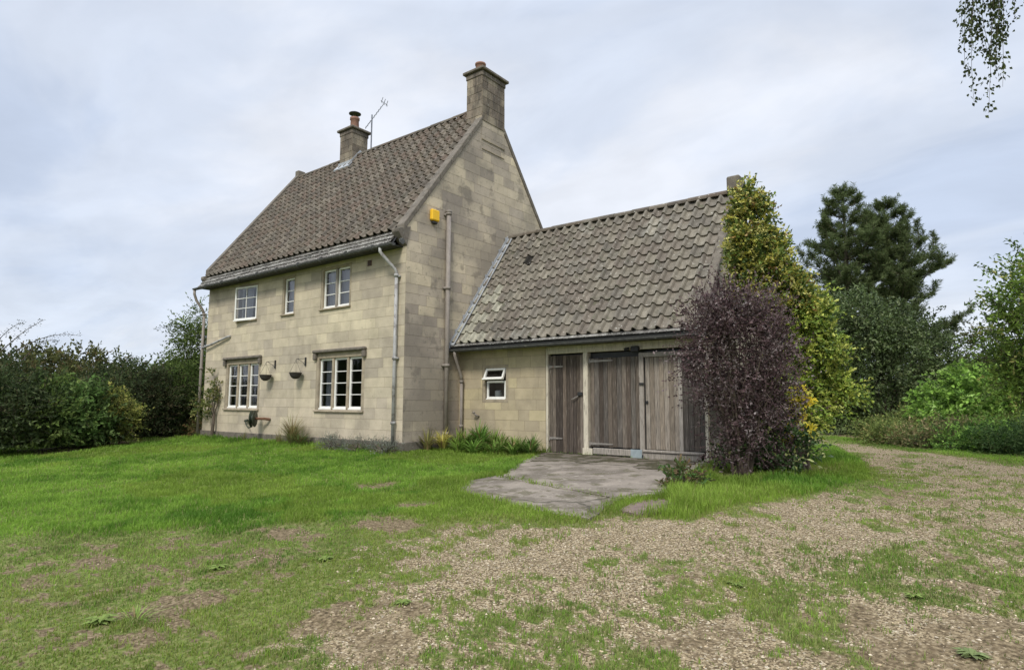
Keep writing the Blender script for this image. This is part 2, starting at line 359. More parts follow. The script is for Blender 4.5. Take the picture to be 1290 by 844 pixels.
def rand_fan(n, rmin, rmax, rho):
    """points in the region the photo looks at, denser near the viewpoint"""
    rs = np.linspace(rmin, rmax, 400); w = rs * rho(rs); c = np.cumsum(w); c /= c[-1]
    r = np.interp(rng.random(n), c, rs)
    a = R(128.2) + (rng.random(n) - .5) * R(112)
    return CAMP[0] + r * np.cos(a), CAMP[1] + r * np.sin(a), r

def in_building(x, y):
    return ((x > -8.7) & (x < .02) & (y > -.03) & (y < 5.8)) | ((x > -.1) & (x < 5.92) & (y > 1.66) & (y < 5.6))
def in_slab(x, y, e=0.):
    return (sd(SLABA, x, y) > e) | (sd(SLABB, x, y) > e) | (sd(SLABC, x, y) > e)

def blades(A, x, y, z, h, w, col, lean=.45):
    n = len(x); a = rng.random(n) * 2 * np.pi; d = np.stack([np.cos(a), np.sin(a), np.zeros(n)], 1)
    s = np.stack([-np.sin(a), np.cos(a), np.zeros(n)], 1) * (w / 2)[:, None]
    # turn blade widths at random about the vertical
    ln = (rng.random(n) * lean + .12) * h
    P = np.stack([x, y, z - .005], 1); up = np.array([0, 0, 1.])
    m = P + d * (ln * .35)[:, None] + up * (h * .6)[:, None]; t = P + d * (ln * 1.25)[:, None] + up * (h * .98)[:, None]
    V = np.stack([P - s, P + s, m + s * .8, m - s * .8, t], 1).reshape(-1, 3)
    b = np.arange(n) * 5
    nv0 = A.nv
    A.V.append(V); A.nv += len(V)
    A.F.setdefault(4, []).append((np.stack([b, b + 1, b + 2, b + 3], 1) + nv0, col, np.zeros(n, int)))
    A.F.setdefault(3, []).append((np.stack([b + 3, b + 2, b + 4], 1) + nv0, col, np.zeros(n, int)))

def make_grass():
    x, y, r = rand_fan(900000, 2.2, 24, lambda r: 1 / (1 + (r / 5.5) ** 2))
    g, gv, s, cover = masks(x, y)
    k = (rng.random(len(x)) < np.clip((cover - .30) * 1.9, 0, 1) ** 1.3) & ~in_building(x, y) & ~in_slab(x, y, .02 + .13 * fbm(x, y, 5., 83)) & (x > -11)
    x, y, r, g, gv, cover = (q[k] for q in (x, y, r, g, gv, cover))
    n = len(x); z = H(x, y)
    lush = sm(.75, 1.0, g)
    tuft = fbm(x, y, 2.2, 41)
    h = (.014 + .026 * rng.random(n)) * (1 + lush * .8) * (.4 + tuft * 1.3)
    verge = sm(-.15, .25, sd(VERGE, x, y)) * sm(9, 7.6, x); h *= 1 + .9 * verge
    edge = sm(.35, .0, -np.maximum(sd(SLABA, x, y), np.maximum(sd(SLABB, x, y), sd(SLABC, x, y)))) ; h *= 1 + .9 * edge * (rng.random(n))
    wall = sm(-.7, -.1, y) * (x < 0) + sm(.4, 1.4, y) * (x > 0) * (x < 2.6); h *= 1 + 1.0 * wall
    w = .0035 * (1 + r / 7) * (1 + .4 * rng.random(n))
    t = rng.random(n)[:, None]; p = fbm(x, y, .8, 51)[:, None]; p2 = fbm(x, y, 4.5, 61)[:, None]
    c1 = np.array([.085, .185, .022]); c2 = np.array([.265, .420, .062]); dry = np.array([.33, .285, .14]); yel = np.array([.25, .29, .05])
    q = np.clip(.35 * t + 1.5 * (p - .38) + 1.3 * (p2 - .5) + .15, 0, 1)
    C = c1 * (1 - q) + c2 * q
    dr = (rng.random(n) < (.05 + .6 * (1 - lush) + .1 * (p[:, 0] > .6)))[:, None]
    C = np.where(dr, C * .38 + dry * .62 * (0.5 + .6 * t), C)
    yy = (fbm(x, y, .5, 71) > .56)[:, None]
    C = np.where(yy, C * .65 + yel * .35, C)
    A = Acc(['grassblade']); blades(A, x, y, z, h, w, C)
    x, y, r = rand_fan(120000, 2.2, 15, lambda r: 1 / (1 + (r / 5) ** 2)); g, gv, s, cover = masks(x, y)
    k = (g < .9) & ~in_building(x, y) & ~in_slab(x, y) & (rng.random(len(x)) < .35 + .4 * (g > .3)); x, y, r, g = x[k], y[k], r[k], g[k]; n = len(x)
    C = np.array([(.36, .30, .17), (.24, .19, .10), (.17, .20, .06), (.14, .20, .04), (.30, .27, .13)])[rng.integers(0, 5, n)] * (.6 + .6 * rng.random(n))[:, None]
    blades(A, x, y, H(x, y) + .004, .006 + .016 * rng.random(n) ** 2, .0028 * (1 + r / 7) * np.ones(n), C, lean=3.)
    o = A.build('grass'); tag(o, 'short green lawn grass thinning towards the gravel drive', 'grass', kind='stuff')
make_grass()

def make_gravel():
    x, y, r = rand_fan(170000, 2.4, 14, lambda r: 1 / (1 + (r / 4.5) ** 2))
    g, gv, s, cover = masks(x, y)
    k = (rng.random(len(x)) < np.clip(gv * 1.1 - np.clip(cover - .5, 0, 1) * 1.2, 0, 1)) & ~in_building(x, y) & ~in_slab(x, y)
    k |= (rng.random(len(x)) < .012 + .12 * s) & ~in_building(x, y)
    x, y = x[k], y[k]; n = len(x); z = H(x, y) + in_slab(x, y) * .05
    a = (.003 + .010 * rng.random(n) ** 4); b = a * (.6 + .4 * rng.random(n)); c = a * (.4 + .35 * rng.random(n)); th = rng.random(n) * 6.3
    base = np.array([(1, 0, .1), (.3, .95, 0), (-.8, .6, .15), (-.8, -.6, 0), (.4, -.9, .1), (.1, .1, 1)])
    V = np.zeros((n, 6, 3)); jit = 1 + (rng.random((n, 6)) - .5) * .4
    for i, q in enumerate(base):
        px = q[0] * a * jit[:, i]; py = q[1] * b * jit[:, i]
        V[:, i, 0] = x + px * np.cos(th) - py * np.sin(th); V[:, i, 1] = y + px * np.sin(th) + py * np.cos(th); V[:, i, 2] = z + q[2] * c - .001
    bi = np.arange(n)[:, None] * 6
    F = np.concatenate([bi + np.array([[i, (i + 1) % 5, 5]]) for i in range(5)], 0)
    pal = np.array([(.33, .262, .17), (.41, .33, .22), (.25, .20, .14), (.52, .44, .32), (.38, .295, .18), (.28, .24, .175), (.19, .145, .09), (.32, .255, .16)])
    C = pal[rng.integers(0, len(pal), n)] * (.8 + .4 * rng.random(n))[:, None]
    A = Acc(['pebble']); A.V = [V.reshape(-1, 3)]; A.nv = n * 6; A.F = {3: [(F, np.tile(C, (5, 1)), np.zeros(len(F), int))]}
    o = A.build('gravel', smooth=False); tag(o, 'loose tan and grey gravel scattered over the drive', 'gravel', kind='stuff')
make_gravel()

# ---- concrete apron
def clip_poly(P, a, b, c):
    """keep a*x+b*y+c >= 0"""
    out = []; n = len(P)
    for i in range(n):
        p, q = P[i], P[(i + 1) % n]; dp = a * p[0] + b * p[1] + c; dq = a * q[0] + b * q[1] + c
        if dp >= 0: out.append(p)
        if dp * dq < 0:
            t = dp / (dp - dq); out.append((p[0] + t * (q[0] - p[0]), p[1] + t * (q[1] - p[1])))
    return out
def rough_outline(P, amp, step=.12, seed=1):
    out = []
    for i in range(len(P)):
        a = np.array(P[i]); b = np.array(P[(i + 1) % len(P)]); L_ = np.linalg.norm(b - a); k = max(1, int(L_ / step))
        for j in range(k):
            p = a + (b - a) * j / k
            nrm = np.array([-(b - a)[1], (b - a)[0]]) / (L_ + 1e-9)
            p = p + nrm * (fbm(p[0:1] * 3, p[1:2] * 3, 1.5, seed)[0] - .5) * amp; out.append(tuple(p))
    return out
def slab(name, P, top, thick, matn, amp=.12, parent=None, label=None, seed=1, kind='structure'):
    import bmesh
    Pr = rough_outline(P, amp, seed=seed)
    bm = bmesh.new(); vs = [bm.verts.new((p[0], p[1], 0)) for p in Pr]; bm.faces.new(vs)
    for yy in np.arange(-3.2, 1.7, .35):
        bmesh.ops.bisect_plane(bm, geom=bm.verts[:] + bm.edges[:] + bm.faces[:], plane_co=(0, yy + .15, 0), plane_no=(0, 1, 0))
    for v in bm.verts: v.co.z = H0(v.co.x, v.co.y) + top + (fbm(np.array([v.co.x]), np.array([v.co.y]), 1.2, 77)[0] - .5) * .012
    bm.normal_update()
    if bm.faces[:][0].normal.z < 0: bmesh.ops.reverse_faces(bm, faces=bm.faces[:])
    r = bmesh.ops.extrude_face_region(bm, geom=bm.faces[:])
    for v in [g_ for g_ in r['geom'] if isinstance(g_, bmesh.types.BMVert)]: v.co.z -= thick
    bmesh.ops.recalc_face_normals(bm, faces=bm.faces[:])
    me = bpy.data.meshes.new(name); bm.to_mesh(me); bm.free(); me.materials.append(M[matn])
    a = me.attributes.new('tint', 'FLOAT_COLOR', 'FACE')
    o = bpy.data.objects.new(name, me); COL.objects.link(o); tag(o, label, kind=kind)
    return o
slab('pavement', SLABA, .035, .12, 'concrete', .22, seed=3)
slab('pavement', SLABB, .024, .12, 'concrete', .14, seed=5)
slab('pavement', SLABC, .022, .10, 'brickpatch', .1, seed=6)
slab('path', [(2.55, 1.64), (4.0, 1.60), (4.6, 1.35), (5.75, 1.64), (5.9, .6), (5.8, -.1), (5.3, -.15), (5.0, .75), (4.35, .7), (4.3, .1), (3.9, .3), (3.5, -.15), (3.1, .3), (2.75, .9)], .043, .02, 'moss', .6, seed=9)

# ------------------------------------------------------------------ masonry
def pal_front(c, z):
    Q = np.array([(.36, .312, .24), (.395, .342, .26), (.43, .372, .275), (.455, .395, .29), (.48, .415, .30), (.51, .445, .315), (.545, .475, .335)])
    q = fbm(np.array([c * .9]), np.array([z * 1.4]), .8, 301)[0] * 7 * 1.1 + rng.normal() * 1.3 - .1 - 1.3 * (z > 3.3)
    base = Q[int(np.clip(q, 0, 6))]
    k = 1.01 + .10 * rng.random()
    if z < 1.0: base = base * .6 + np.array((.47, .40, .31)) * .4
    return base * k
def pal_gable(c, z):
    Q = np.array([(.335, .295, .24), (.37, .328, .262), (.405, .358, .28), (.44, .388, .295), (.47, .415, .31), (.51, .45, .33), (.55, .485, .35)])
    q = fbm(np.array([c * .9 + 30]), np.array([z * 1.2]), .7, 307)[0] * 9 + rng.normal() * 1.5 - 1.2
    return Q[int(np.clip(q, 0, 6))] * (.94 + .12 * rng.random()) * np.array([1.10, 1.06, 1.04])
def pal_garage(c, z):
    P_ = np.array([(.46, .385, .25), (.43, .36, .24), (.40, .335, .23), (.49, .415, .26)])
    return P_[rng.integers(0, 4)] * (.92 + .12 * rng.random())
def pal_chim(c, z):
    P_ = np.array([(.20, .165, .125), (.18, .148, .112), (.225, .19, .145), (.19, .155, .12), (.25, .21, .155)])
    return P_[rng.integers(0, 5)] * (.8 + .4 * rng.random())

def rect_minus(r, o):
    u0, u1, z0, z1 = r; a0, a1, b0, b1 = o
    if a1 <= u0 or a0 >= u1 or b1 <= z0 or b0 >= z1: return [r]
    out = []
    if a0 > u0: out.append((u0, a0, z0, z1))
    if a1 < u1: out.append((a1, u1, z0, z1))
    m0, m1 = max(a0, u0), min(a1, u1)
    if b0 > z0: out.append((m0, m1, z0, b0))
    if b1 < z1: out.append((m0, m1, b1, z1))
    return out
def masonry(A, O, U, Nn, u0, u1, z0, z1, pal, opens=(), clips=(), course=.226, wr=(.28, .74), depth=.008, smi=0, mmi=1, gap=.0022):
    """blocks in courses on the plane O + u*U + z, facing Nn; clips are half planes a*u+b*z+c>=0"""
    O = np.array(O, float); U = np.array(U, float); Nn = np.array(Nn, float); Z = np.array([0, 0, 1.])
    flip = np.dot(np.cross(U, Z), Nn) < 0
    z = z0
    while z < z1 - .01:
        h = course * (.92 + .16 * rng.random()); zt = z + h
        if z1 - zt < .1: zt = z1
        u = u0 - rng.random() * .3
        while u < u1 - .005:
            w = wr[0] + (wr[1] - wr[0]) * rng.random(); ut = u + w
            if u1 - ut < .12: ut = u1
            rs = [(max(u, u0), min(ut, u1), z, zt)] if ut > u0 + .01 else []
            for o in opens: rs = [q for r_ in rs for q in rect_minus(r_, o)]
            c = pal(u, z)
            for (a, b, c0, c1) in rs:
                P = [(a, c0), (b, c0), (b, c1), (a, c1)]
                for cl in clips:
                    if P: P = clip_poly(P, *cl)
                if len(P) < 3: continue
                P = np.array(P); n = len(P); ce = P.mean(0); sz = np.maximum(P.max(0) - P.min(0), .01)
                def lay(ins, off):
                    Q = ce + (P - ce) * np.maximum(.05, (1 - 2 * ins / sz)); return O + Q[:, :1] * U + Q[:, 1:] * Z + Nn * off
                back = lay(-.0005, -depth * .0)
                order = list(range(n)) if not flip else list(range(n))[::-1]
                A.add(back, [order], (1, 1, 1), mmi)
                f0 = lay(gap, 0); off = depth * (.35 + .35 * rng.random()); f1 = lay(gap, off * .6); f2 = lay(gap + .0035, off)
                V = np.vstack([f0, f1, f2]); F = []
                for L_ in (0, 1):
                    for i in range(n):
                        q = (L_ * n + i, L_ * n + (i + 1) % n, (L_ + 1) * n + (i + 1) % n, (L_ + 1) * n + i); F.append(q if not flip else q[::-1])
                nv0 = A.nv; A.add(V, F, c, smi)
                A.F.setdefault(n, []).append((np.array([order]) + 2 * n + nv0, np.array([c]), np.array([smi])))
            u = ut
        z = zt

def pantiles(A, x0, x1, yz0, yz1, w=.233, gauge=.3, pal=None, amp=.026, mi=0):
    """interlocking wavy tiles on the slope from (y,z) eave to (y,z) ridge"""
    y0, z0 = yz0; y1, z1 = yz1; Ls = math.hypot(y1 - y0, z1 - z0); d = np.array([0, (y1 - y0) / Ls, (z1 - z0) / Ls])
    nrm = np.array([0, -d[2], d[1]]);  nrm = nrm if nrm[2] > 0 else -nrm
    rows = round(Ls / gauge); g = Ls / rows; cols = round((x1 - x0) / w); w = (x1 - x0) / cols
    u = np.array([0, .06, .14, .24, .32, .37, .41, .5, .7, .9, 1., 1.06]); ns = len(u) - 1
    prof = np.interp(u, [0, .06, .14, .24, .32, .37, .41, .5, .7, .9, 1., 1.06], np.array([0, .5, .92, 1., .75, .3, -.1, -.28, -.36, -.22, 0, .4])) * amp
    X = np.array([1., 0, 0]); O = np.array([0, y0, z0])
    for i in range(rows):
        for j in range(cols):
            jx = (rng.random() - .5) * .006; jl = rng.random() * .006; js = (rng.random() - .5) * .012; tl = (rng.random() - .5) * .008
            c = pal(i / rows, j / cols)
            base = O + X * (x0 + j * w + jx)
            Sx = np.array([i * g - .035 + js, i * g + g * .5, (i + 1) * g + .02]); Sn = np.array([.054 + jl, .034 + jl * .5, .010])
            rowsV = []
            for q, (ss, hh) in enumerate(zip(Sx, Sn)):
                rowsV.append(base + X * (u * w)[:, None] + d * ss + nrm * (prof + hh + tl * (u - .5))[:, None])
            lip = rowsV[0] - nrm * .032 + d * .003
            V = np.vstack([lip] + rowsV); F = []; m = ns + 1
            for q in range(3):
                for k in range(ns): F.append((q * m + k, q * m + k + 1, (q + 1) * m + k + 1, (q + 1) * m + k))
            A.add(V, F if nrm[1] < 0 else [f[::-1] for f in F], c, mi)
def pal_main(a, b):
    P_ = np.array([(.138, .114, .088), (.148, .122, .092), (.124, .105, .084), (.175, .15, .117), (.132, .115, .09), (.145, .112, .086)])
    return P_[rng.integers(0, 6)] * (.78 + .24 * rng.random())
def pal_gar(a, b):
    P_ = np.array([(.168, .148, .115), (.178, .158, .122), (.15, .134, .108), (.20, .178, .138), (.155, .132, .105), (.165, .142, .112)])
    c = P_[rng.integers(0, 6)] * (.84 + .22 * rng.random())
    if b < .14 and a < .45 and rng.random() < .6: c = c * .4 + np.array((.36, .35, .27)) * .6
    if abs(a - .667) < .03 and abs(b - .17) < .022: c = c * .12
    return c
def ridge_tiles(A, x0, x1, y, z, r=.12, pal=None, step=.42):
    n = round((x1 - x0) / step); st = (x1 - x0) / n; th = np.linspace(-.15, math.pi + .15, 9)
    for i in range(n):
        a = x0 + i * st; jz = (rng.random() - .5) * .012; P = []
        for q, (xx, rr) in enumerate(((a, r), (a + st * .98, r * .97), (a + st * .98, r * .84))):
            for t in th: P.append((xx, y + rr * math.cos(t), z + jz + rr * .8 * math.sin(t)))
        m = len(th)
        A.add(P, [(k, k + 1, m + k + 1, m + k) for k in range(m - 1)] + [(m + k, m + k + 1, 2 * m + k + 1, 2 * m + k) for k in range(m - 1)], pal(0, 0) * .9)
def slates(A, x0, x1, yz0, yz1, rows=3, pal=None, wr=(.16, .34), th=.014):
    y0, z0 = yz0; y1, z1 = yz1; Ls = math.hypot(y1 - y0, z1 - z0); d = np.array([0, (y1 - y0) / Ls, (z1 - z0) / Ls]); n = np.array([0, -d[2], d[1]]); n = n if n[2] > 0 else -n
    g = Ls / rows
    for i in range(rows):
        x = x0 - rng.random() * .1
        while x < x1:
            w = wr[0] + (wr[1] - wr[0]) * rng.random(); a, b = max(x, x0), min(x + w - .006, x1)
            if b - a > .02:
                j = rng.random() * .008; s0 = i * g + (rng.random() - .5) * .012; s1 = (i + 1) * g + .04
                V = []
                for (xx, ss, hh) in ((a, s0, .030 + j), (b, s0, .030 + j), (b, s1, .006), (a, s1, .006)):
                    p = np.array([xx, y0, z0]) + d * ss + n * hh; V.append(p)
                V = np.array(V); V = np.vstack([V, V - n * th])
                F = [(0, 1, 2, 3), (4, 5, 1, 0), (5, 6, 2, 1), (7, 4, 0, 3)]
                A.add(V, F, pal(0, 0))
            x += w
def pal_slate(a, b):
    P_ = np.array([(.11, .10, .088), (.14, .13, .115), (.085, .08, .07), (.18, .17, .15)])
    return P_[rng.integers(0, 4)] * (.8 + .4 * rng.random())

# ------------------------------------------------------------------ STONE HOUSE
LH, DH = 8.62, 5.693
SL = 1.3225
def roofz(y): return 4.757 + SL * (min(y, DH - y) + .1)
RIDGE = roofz(DH / 2)
house = empty('stone_house', (-4.3, 0, 0), 'two storey buff stone house with steep brown pantiled roof and two chimneys', 'house')
W1 = (-7.285, -5.681, .878, 2.052); W2 = (-2.988, -1.379, .878, 2.052)
W5 = (-2.947, -1.916, 3.26, 4.187); W4 = (-4.628, -4.167, 3.26, 4.187); W3 = (-6.868, -5.93, 3.26, 4.187)
def grow(w, s, top=None): return (w[0] - s, w[1] + s, w[2] - s * .9, w[3] + (s if top is None else top))
opens = [grow(W1, .1, .13), grow(W2, .1, .13), grow(W5, .07, .05), grow(W4, .06, .05), grow(W3, .06, .05)]
A = Acc(['stone', 'mortar']); masonry(A, (0, 0, 0), (1, 0, 0), (0, -1, 0), -LH, 0, .2, 4.42, pal_front, opens); A.build('front_wall', house)
A = Acc(['gablestone', 'mortar'])
for (X, nx) in ((0., 1), (-LH, -1)):
    masonry(A, (X, 0, 0), (0, 1, 0), (nx, 0, 0), 0, DH, .2, 8.7, pal_gable, (), ((SL, -1, 4.757 + SL * .1 + .02), (-SL, -1, 4.757 + SL * (DH + .1) + .02)))
A.build('gable_wall', house)
A = Acc(['stone', 'mortar']); masonry(A, (0, DH, 0), (1, 0, 0), (0, 1, 0), -LH, 0, .2, 4.42, pal_front, ()); A.build('rear_wall', house)
A = Acc(['darkdress']); 
A.cbox((-LH - .035, -.035, -.35), (.035, .03, .205), .012); A.cbox((-LH - .034, DH - .03, -.35), (.034, DH + .035, .205), .012)
A.cbox((.004, .03, -.35), (.034, DH - .03, .204), .012); A.cbox((-LH - .034, .03, -.35), (-LH - .004, DH - .03, .204), .012); A.build('plinth', house)
A = Acc(['interior']); A.box((-LH + .02, .25, 2.45), (-.02, DH - .02, 2.55)); A.box((-LH + .02, .35, .25), (-.02, DH - .02, .30)); A.box((-4.9, .3, .3), (-4.8, DH - .03, 4.3)); A.box((-LH + .02, 3.0, .3), (-.02, 3.1, 4.3)); A.box((-LH + .02, .3, 4.35), (-.02, DH - .02, 4.40)); A.build('interior_wall', house)
# roof: deck + tiles
A = Acc(['tile', 'black'])
pantiles(A, -LH + .06, -.2, (-.10, 4.72), (DH / 2, RIDGE - .05), .236, .262, pal_main, .052)
pantiles(A, -LH + .06, -.2, (DH + .10, 4.72), (DH / 2, RIDGE - .05), .231, .30, pal_main)
A.add([(-LH, -.08, 4.70), (-.02, -.08, 4.70), (-.02, DH / 2, RIDGE - .07), (-LH, DH / 2, RIDGE - .07), (-.02, DH + .08, 4.70), (-LH, DH + .08, 4.70)], [(0, 1, 2, 3), (3, 2, 4, 5)], (1, 1, 1), 1)
roof = A.build('roof', house)
A = Acc(['tile']); ridge_tiles(A, -LH + .1, -.5, DH / 2, RIDGE - .06, .125, pal_main); A.build('ridge_tiles', roof)
A = Acc(['slate', 'black']); slates(A, -LH - .03, -.16, (-.33, 4.36), (-.085, 4.70), 3, pal_slate); 
A.box((-LH, -.30, 4.33), (-.1, -.004, 4.345), (1, 1, 1), 1)
A.add([(-LH, -.30, 4.35), (-.1, -.30, 4.35), (-.1, -.07, 4.69), (-LH, -.07, 4.69)], [(0, 1, 2, 3)], (1, 1, 1), 1); A.build('eaves_slates', roof)
A = Acc(['slate', 'black']); slates(A, -LH - .03, -.16, (DH + .33, 4.36), (DH + .085, 4.70), 3, pal_slate); A.box((-LH, DH + .004, 4.33), (-.1, DH + .30, 4.345), (1, 1, 1), 1); A.build('eaves_slates', roof)
# copings with kneelers
for X0, X1 in ((-.20, .03), (-LH - .06, -LH + .12)):
    for sgn in (0, 1):
        A = Acc(['darkdress'])
        f = (lambda y: y) if sgn == 0 else (lambda y: DH - y)
        up_ = .075 if X1 > 0 else .19
        ya, yb = -.12, (2.41 if X1 > 0 else DH / 2)
        n = 7
        for i in range(n):
            a = ya + (yb - ya) * i / n; b = ya + (yb - ya) * (i + 1) / n - .004
            za, zb = roofz(a), roofz(b); j = rng.random() * .006
            pr = [(f(a), za - .10), (f(b), zb - .10), (f(b), zb + up_ + j), (f(a), za + up_ + j)]
            A.prism(pr if sgn == 0 else pr[::-1], 0, X0, X1)
        kn = [(f(.0), 4.34), (f(.1), 4.80), (f(-.11), 4.73), (f(-.25), 4.70), (f(-.255), 4.62), (f(-.14), 4.47)]
        A.prism(kn if sgn else kn[::-1], 0, X0 + .003, X1 - .003)
        if X1 < 0 and sgn == 0: A.cbox((X0 - .01, DH / 2 - .14, RIDGE - .05), (X1 + .01, DH / 2 + .14, RIDGE + .19), .02)
        A.build('coping', house, bevel=.012)
# near chimney, flush with the gable
def chimney(x0, x1, y0, y1, zb, zt, pots, name='chimney', capover=.09, potr=.12, poth=.2, cowl=False, hang=.002):
    A = Acc(['sootstone', 'mortar'])
    for (O, U, Nn, a, b) in (((0, y0, 0), (1, 0, 0), (0, -1, 0), x0, x1), ((0, y1, 0), (1, 0, 0), (0, 1, 0), x0, x1), ((x1, 0, 0), (0, 1, 0), (1, 0, 0), y0, y1), ((x0, 0, 0), (0, 1, 0), (-1, 0, 0), y0, y1)):
        masonry(A, O, U, Nn, a, b, (8.06 if (Nn[0] > 0 and x1 > -1) else zb), zt - .2, pal_chim, course=.2, wr=(.2, .5), depth=.02)
    A.cbox((x0 - .03, y0 - .03, zt - .24), (x1 + .03, y1 + .03, zt - .10), .02, (.16, .135, .11))
    A.cbox((x0 + .02, y0 + .02, zt - .12), (x1 - .02, y1 - .02, zt - .08), .01, (.16, .135, .11))
    ch = A.build(name, house)
    A = Acc(['darkdress']); A.cbox((x0 - capover, y0 - capover, zt - .095), (x1 + capover, y1 + capover, zt - .02), .015)
    A.prism([(x0 - .02, zt - .025), (x1 + .02, zt - .025), (x1 - .14, zt + .03), (x0 + .14, zt + .03)][::-1], 1, y0 - .0, y1 + .0); A.build('chimney_cap', ch)
    for (px, py, ph, pr) in pots:
        A = Acc(['terracotta']); A.lathe((px, py, zt), [(pr * .92, -.02), (pr * .95, ph * .1), (pr * .85, ph * .8), (pr, ph * .84), (pr * 1.02, ph), (pr * .82, ph), (pr * .78, ph * .3), (0, ph * .3)], 16); po = A.build('chimney_pot', ch, smooth=True)
        if cowl:
            A = Acc(['black']); A.lathe((px, py, zt), [(.001, ph + .20), (.10, ph + .19), (.19, ph + .145), (.19, ph + .13), (.10, ph + .14), (.001, ph + .14)], 16)
            for k in range(4):
                a = k * math.pi / 2 + .4; A.tube([(px + .1 * math.cos(a), py + .1 * math.sin(a), zt + ph - .02), (px + .11 * math.cos(a), py + .11 * math.sin(a), zt + ph + .16)], .008, 5)
            A.build('cowl', po)
    return ch
c1 = chimney(-.51, .008, 2.404, 3.29, 7.4, 9.47, [(-.25, 2.62, .24, .14), (-.25, 3.08, .14, .12)])
A = Acc(['dress']); 
A.prism([(2.405, 7.555), (3.30, 7.555), (3.30, 7.58), (2.405, 7.58)], 0, .006, .024)
A.build('string_course', house)
A = Acc(['dress']); A.prism([(2.41, 7.31), (3.29, 7.31), (3.29, 7.33), (2.41, 7.33)], 0, .006, .022); A.build('string_course', house)
c2 = chimney(-6.0, -5.41, 2.56, 3.14, 7.9, 9.50, [(-5.7, 2.85, .42, .15)], cowl=True)
A = Acc(['lead'])
A.prism([(2.47, 8.20), (2.47, 8.24), (3.2, 9.2), (3.2, 8.4)], 0, -6.04, -6.01); A.prism([(2.50, 8.22), (2.5, 8.36), (2.85, 8.80), (3.0, 8.72)], 0, -5.396, -5.385)
A.cbox((-6.04, 2.525, 8.16), (-5.38, 2.552, 8.40), .01); A.prism([(2.40, 8.11), (2.53, 8.29), (2.53, 8.32), (2.38, 8.15)], 0, -6.08, -5.34); A.build('flashing', c2)
# aerial on the far chimney
A = Acc(['aerial']); A.tube([(-5.30, 3.2, 8.3), (-5.30, 3.2, 10.05)], .022, 8); A.tube([(-5.38, 3.14, 8.9), (-5.30, 3.2, 8.9)], .012, 6); A.tube([(-5.38, 3.14, 8.7), (-5.30, 3.2, 8.7)], .012, 6)
bm_a = np.array([-5.36, 3.0, 9.55]); bm_b = np.array([-5.02, 3.45, 10.45]); A.tube([bm_a, bm_b], .013, 6)
dv = (bm_b - bm_a); sv = np.cross(dv, (0, 0, 1)); sv /= np.linalg.norm(sv)
for t in np.linspace(.03, .8, 8):
    p = bm_a + dv * t; A.tube([p - sv * .10, p + sv * .10], .006, 4)
p = bm_b; wv = np.cross(sv, dv); wv /= np.linalg.norm(wv)
for q in (-.09, .0, .09):
    A.tube([p + wv * q - sv * .2 + dv * .04, p + wv * q - dv * .03, p + wv * q + sv * .2 + dv * .04], .009, 4)
A.tube([p - wv * .13, p + wv * .13], .01, 4); A.build('aerial', c2)

# windows
def curtain_mesh(A, x0, x1, y, z0, z1, waves=10):
    n = waves * 6; xs = np.linspace(x0, x1, n); ys = y + .018 * np.sin(np.linspace(0, waves * 2 * np.pi, n)) + (rng.random(n) - .5) * .006
    V = [(a, b, z0) for a, b in zip(xs, ys)] + [(a, b, z1) for a, b in zip(xs, ys)]
    A.add(V, [(i, i + 1, n + i + 1, n + i) for i in range(n - 1)])
def casement(parent, a, b, z0, z1, y, rows, cols=1, fr=.042, bar=.018, name='casement', open_=None, fan=None):
    """one white casement with its glass as a sub part; open_=(hinge side, angle)"""
    def place(V):
        if open_ is None: return V
        V = np.array(V, float); kind, ang = open_; c, s = math.cos(ang), math.sin(ang)
        if kind == 'right': y_ = y - .05; dx = V[:, 0] - b; dy = V[:, 1] - y; V[:, 0] = b + dx * c - dy * s * 1; V[:, 1] = y_ + dx * s + dy * c
        if kind == 'left': dx = V[:, 0] - a; dy = V[:, 1] - y; V[:, 0] = a + dx * c + dy * s; V[:, 1] = y - dx * s + dy * c
        if kind == 'top': dz = V[:, 2] - z1; dy = V[:, 1] - y; V[:, 2] = z1 + dz * c - dy * s; V[:, 1] = y + dz * s + dy * c
        return V
    A = Acc(['white']); y0, y1 = y - .022, y + .022
    A.box((a, y0, z0), (a + fr, y1, z1)); A.box((b - fr, y0, z0), (b, y1, z1)); A.box((a + fr, y0, z1 - fr), (b - fr, y1, z1)); A.box((a + fr, y0, z0), (b - fr, y1, z0 + fr * 1.2))
    A.box((a - .004, y0 - .03, z0 - .02), (b + .004, y0, z0 + .012))
    hs = [z0 + fr * 1.2 + (z1 - z0 - 2.2 * fr) * k / rows for k in range(1, rows)]
    for h in hs: A.box((a + fr, y0 + .008, h - bar / 2), (b - fr, y1 - .008, h + bar / 2))
    for k in range(1, cols):
        xx = a + (b - a) * k / cols; A.box((xx - bar / 2, y0 + .009, z0 + fr), (xx + bar / 2, y1 - .009, z1 - fr))
    A.V = [place(v) for v in A.V]; f = A.build(name, parent)
    A = Acc(['glass']); V = np.array([(a + fr, y + .004, z0 + fr), (b - fr, y + .004, z0 + fr), (b - fr, y + .004, z1 - fr), (a + fr, y + .004, z1 - fr)]); A.add(place(V), [(0, 1, 2, 3)]); A.build('pane', parent)
    return f
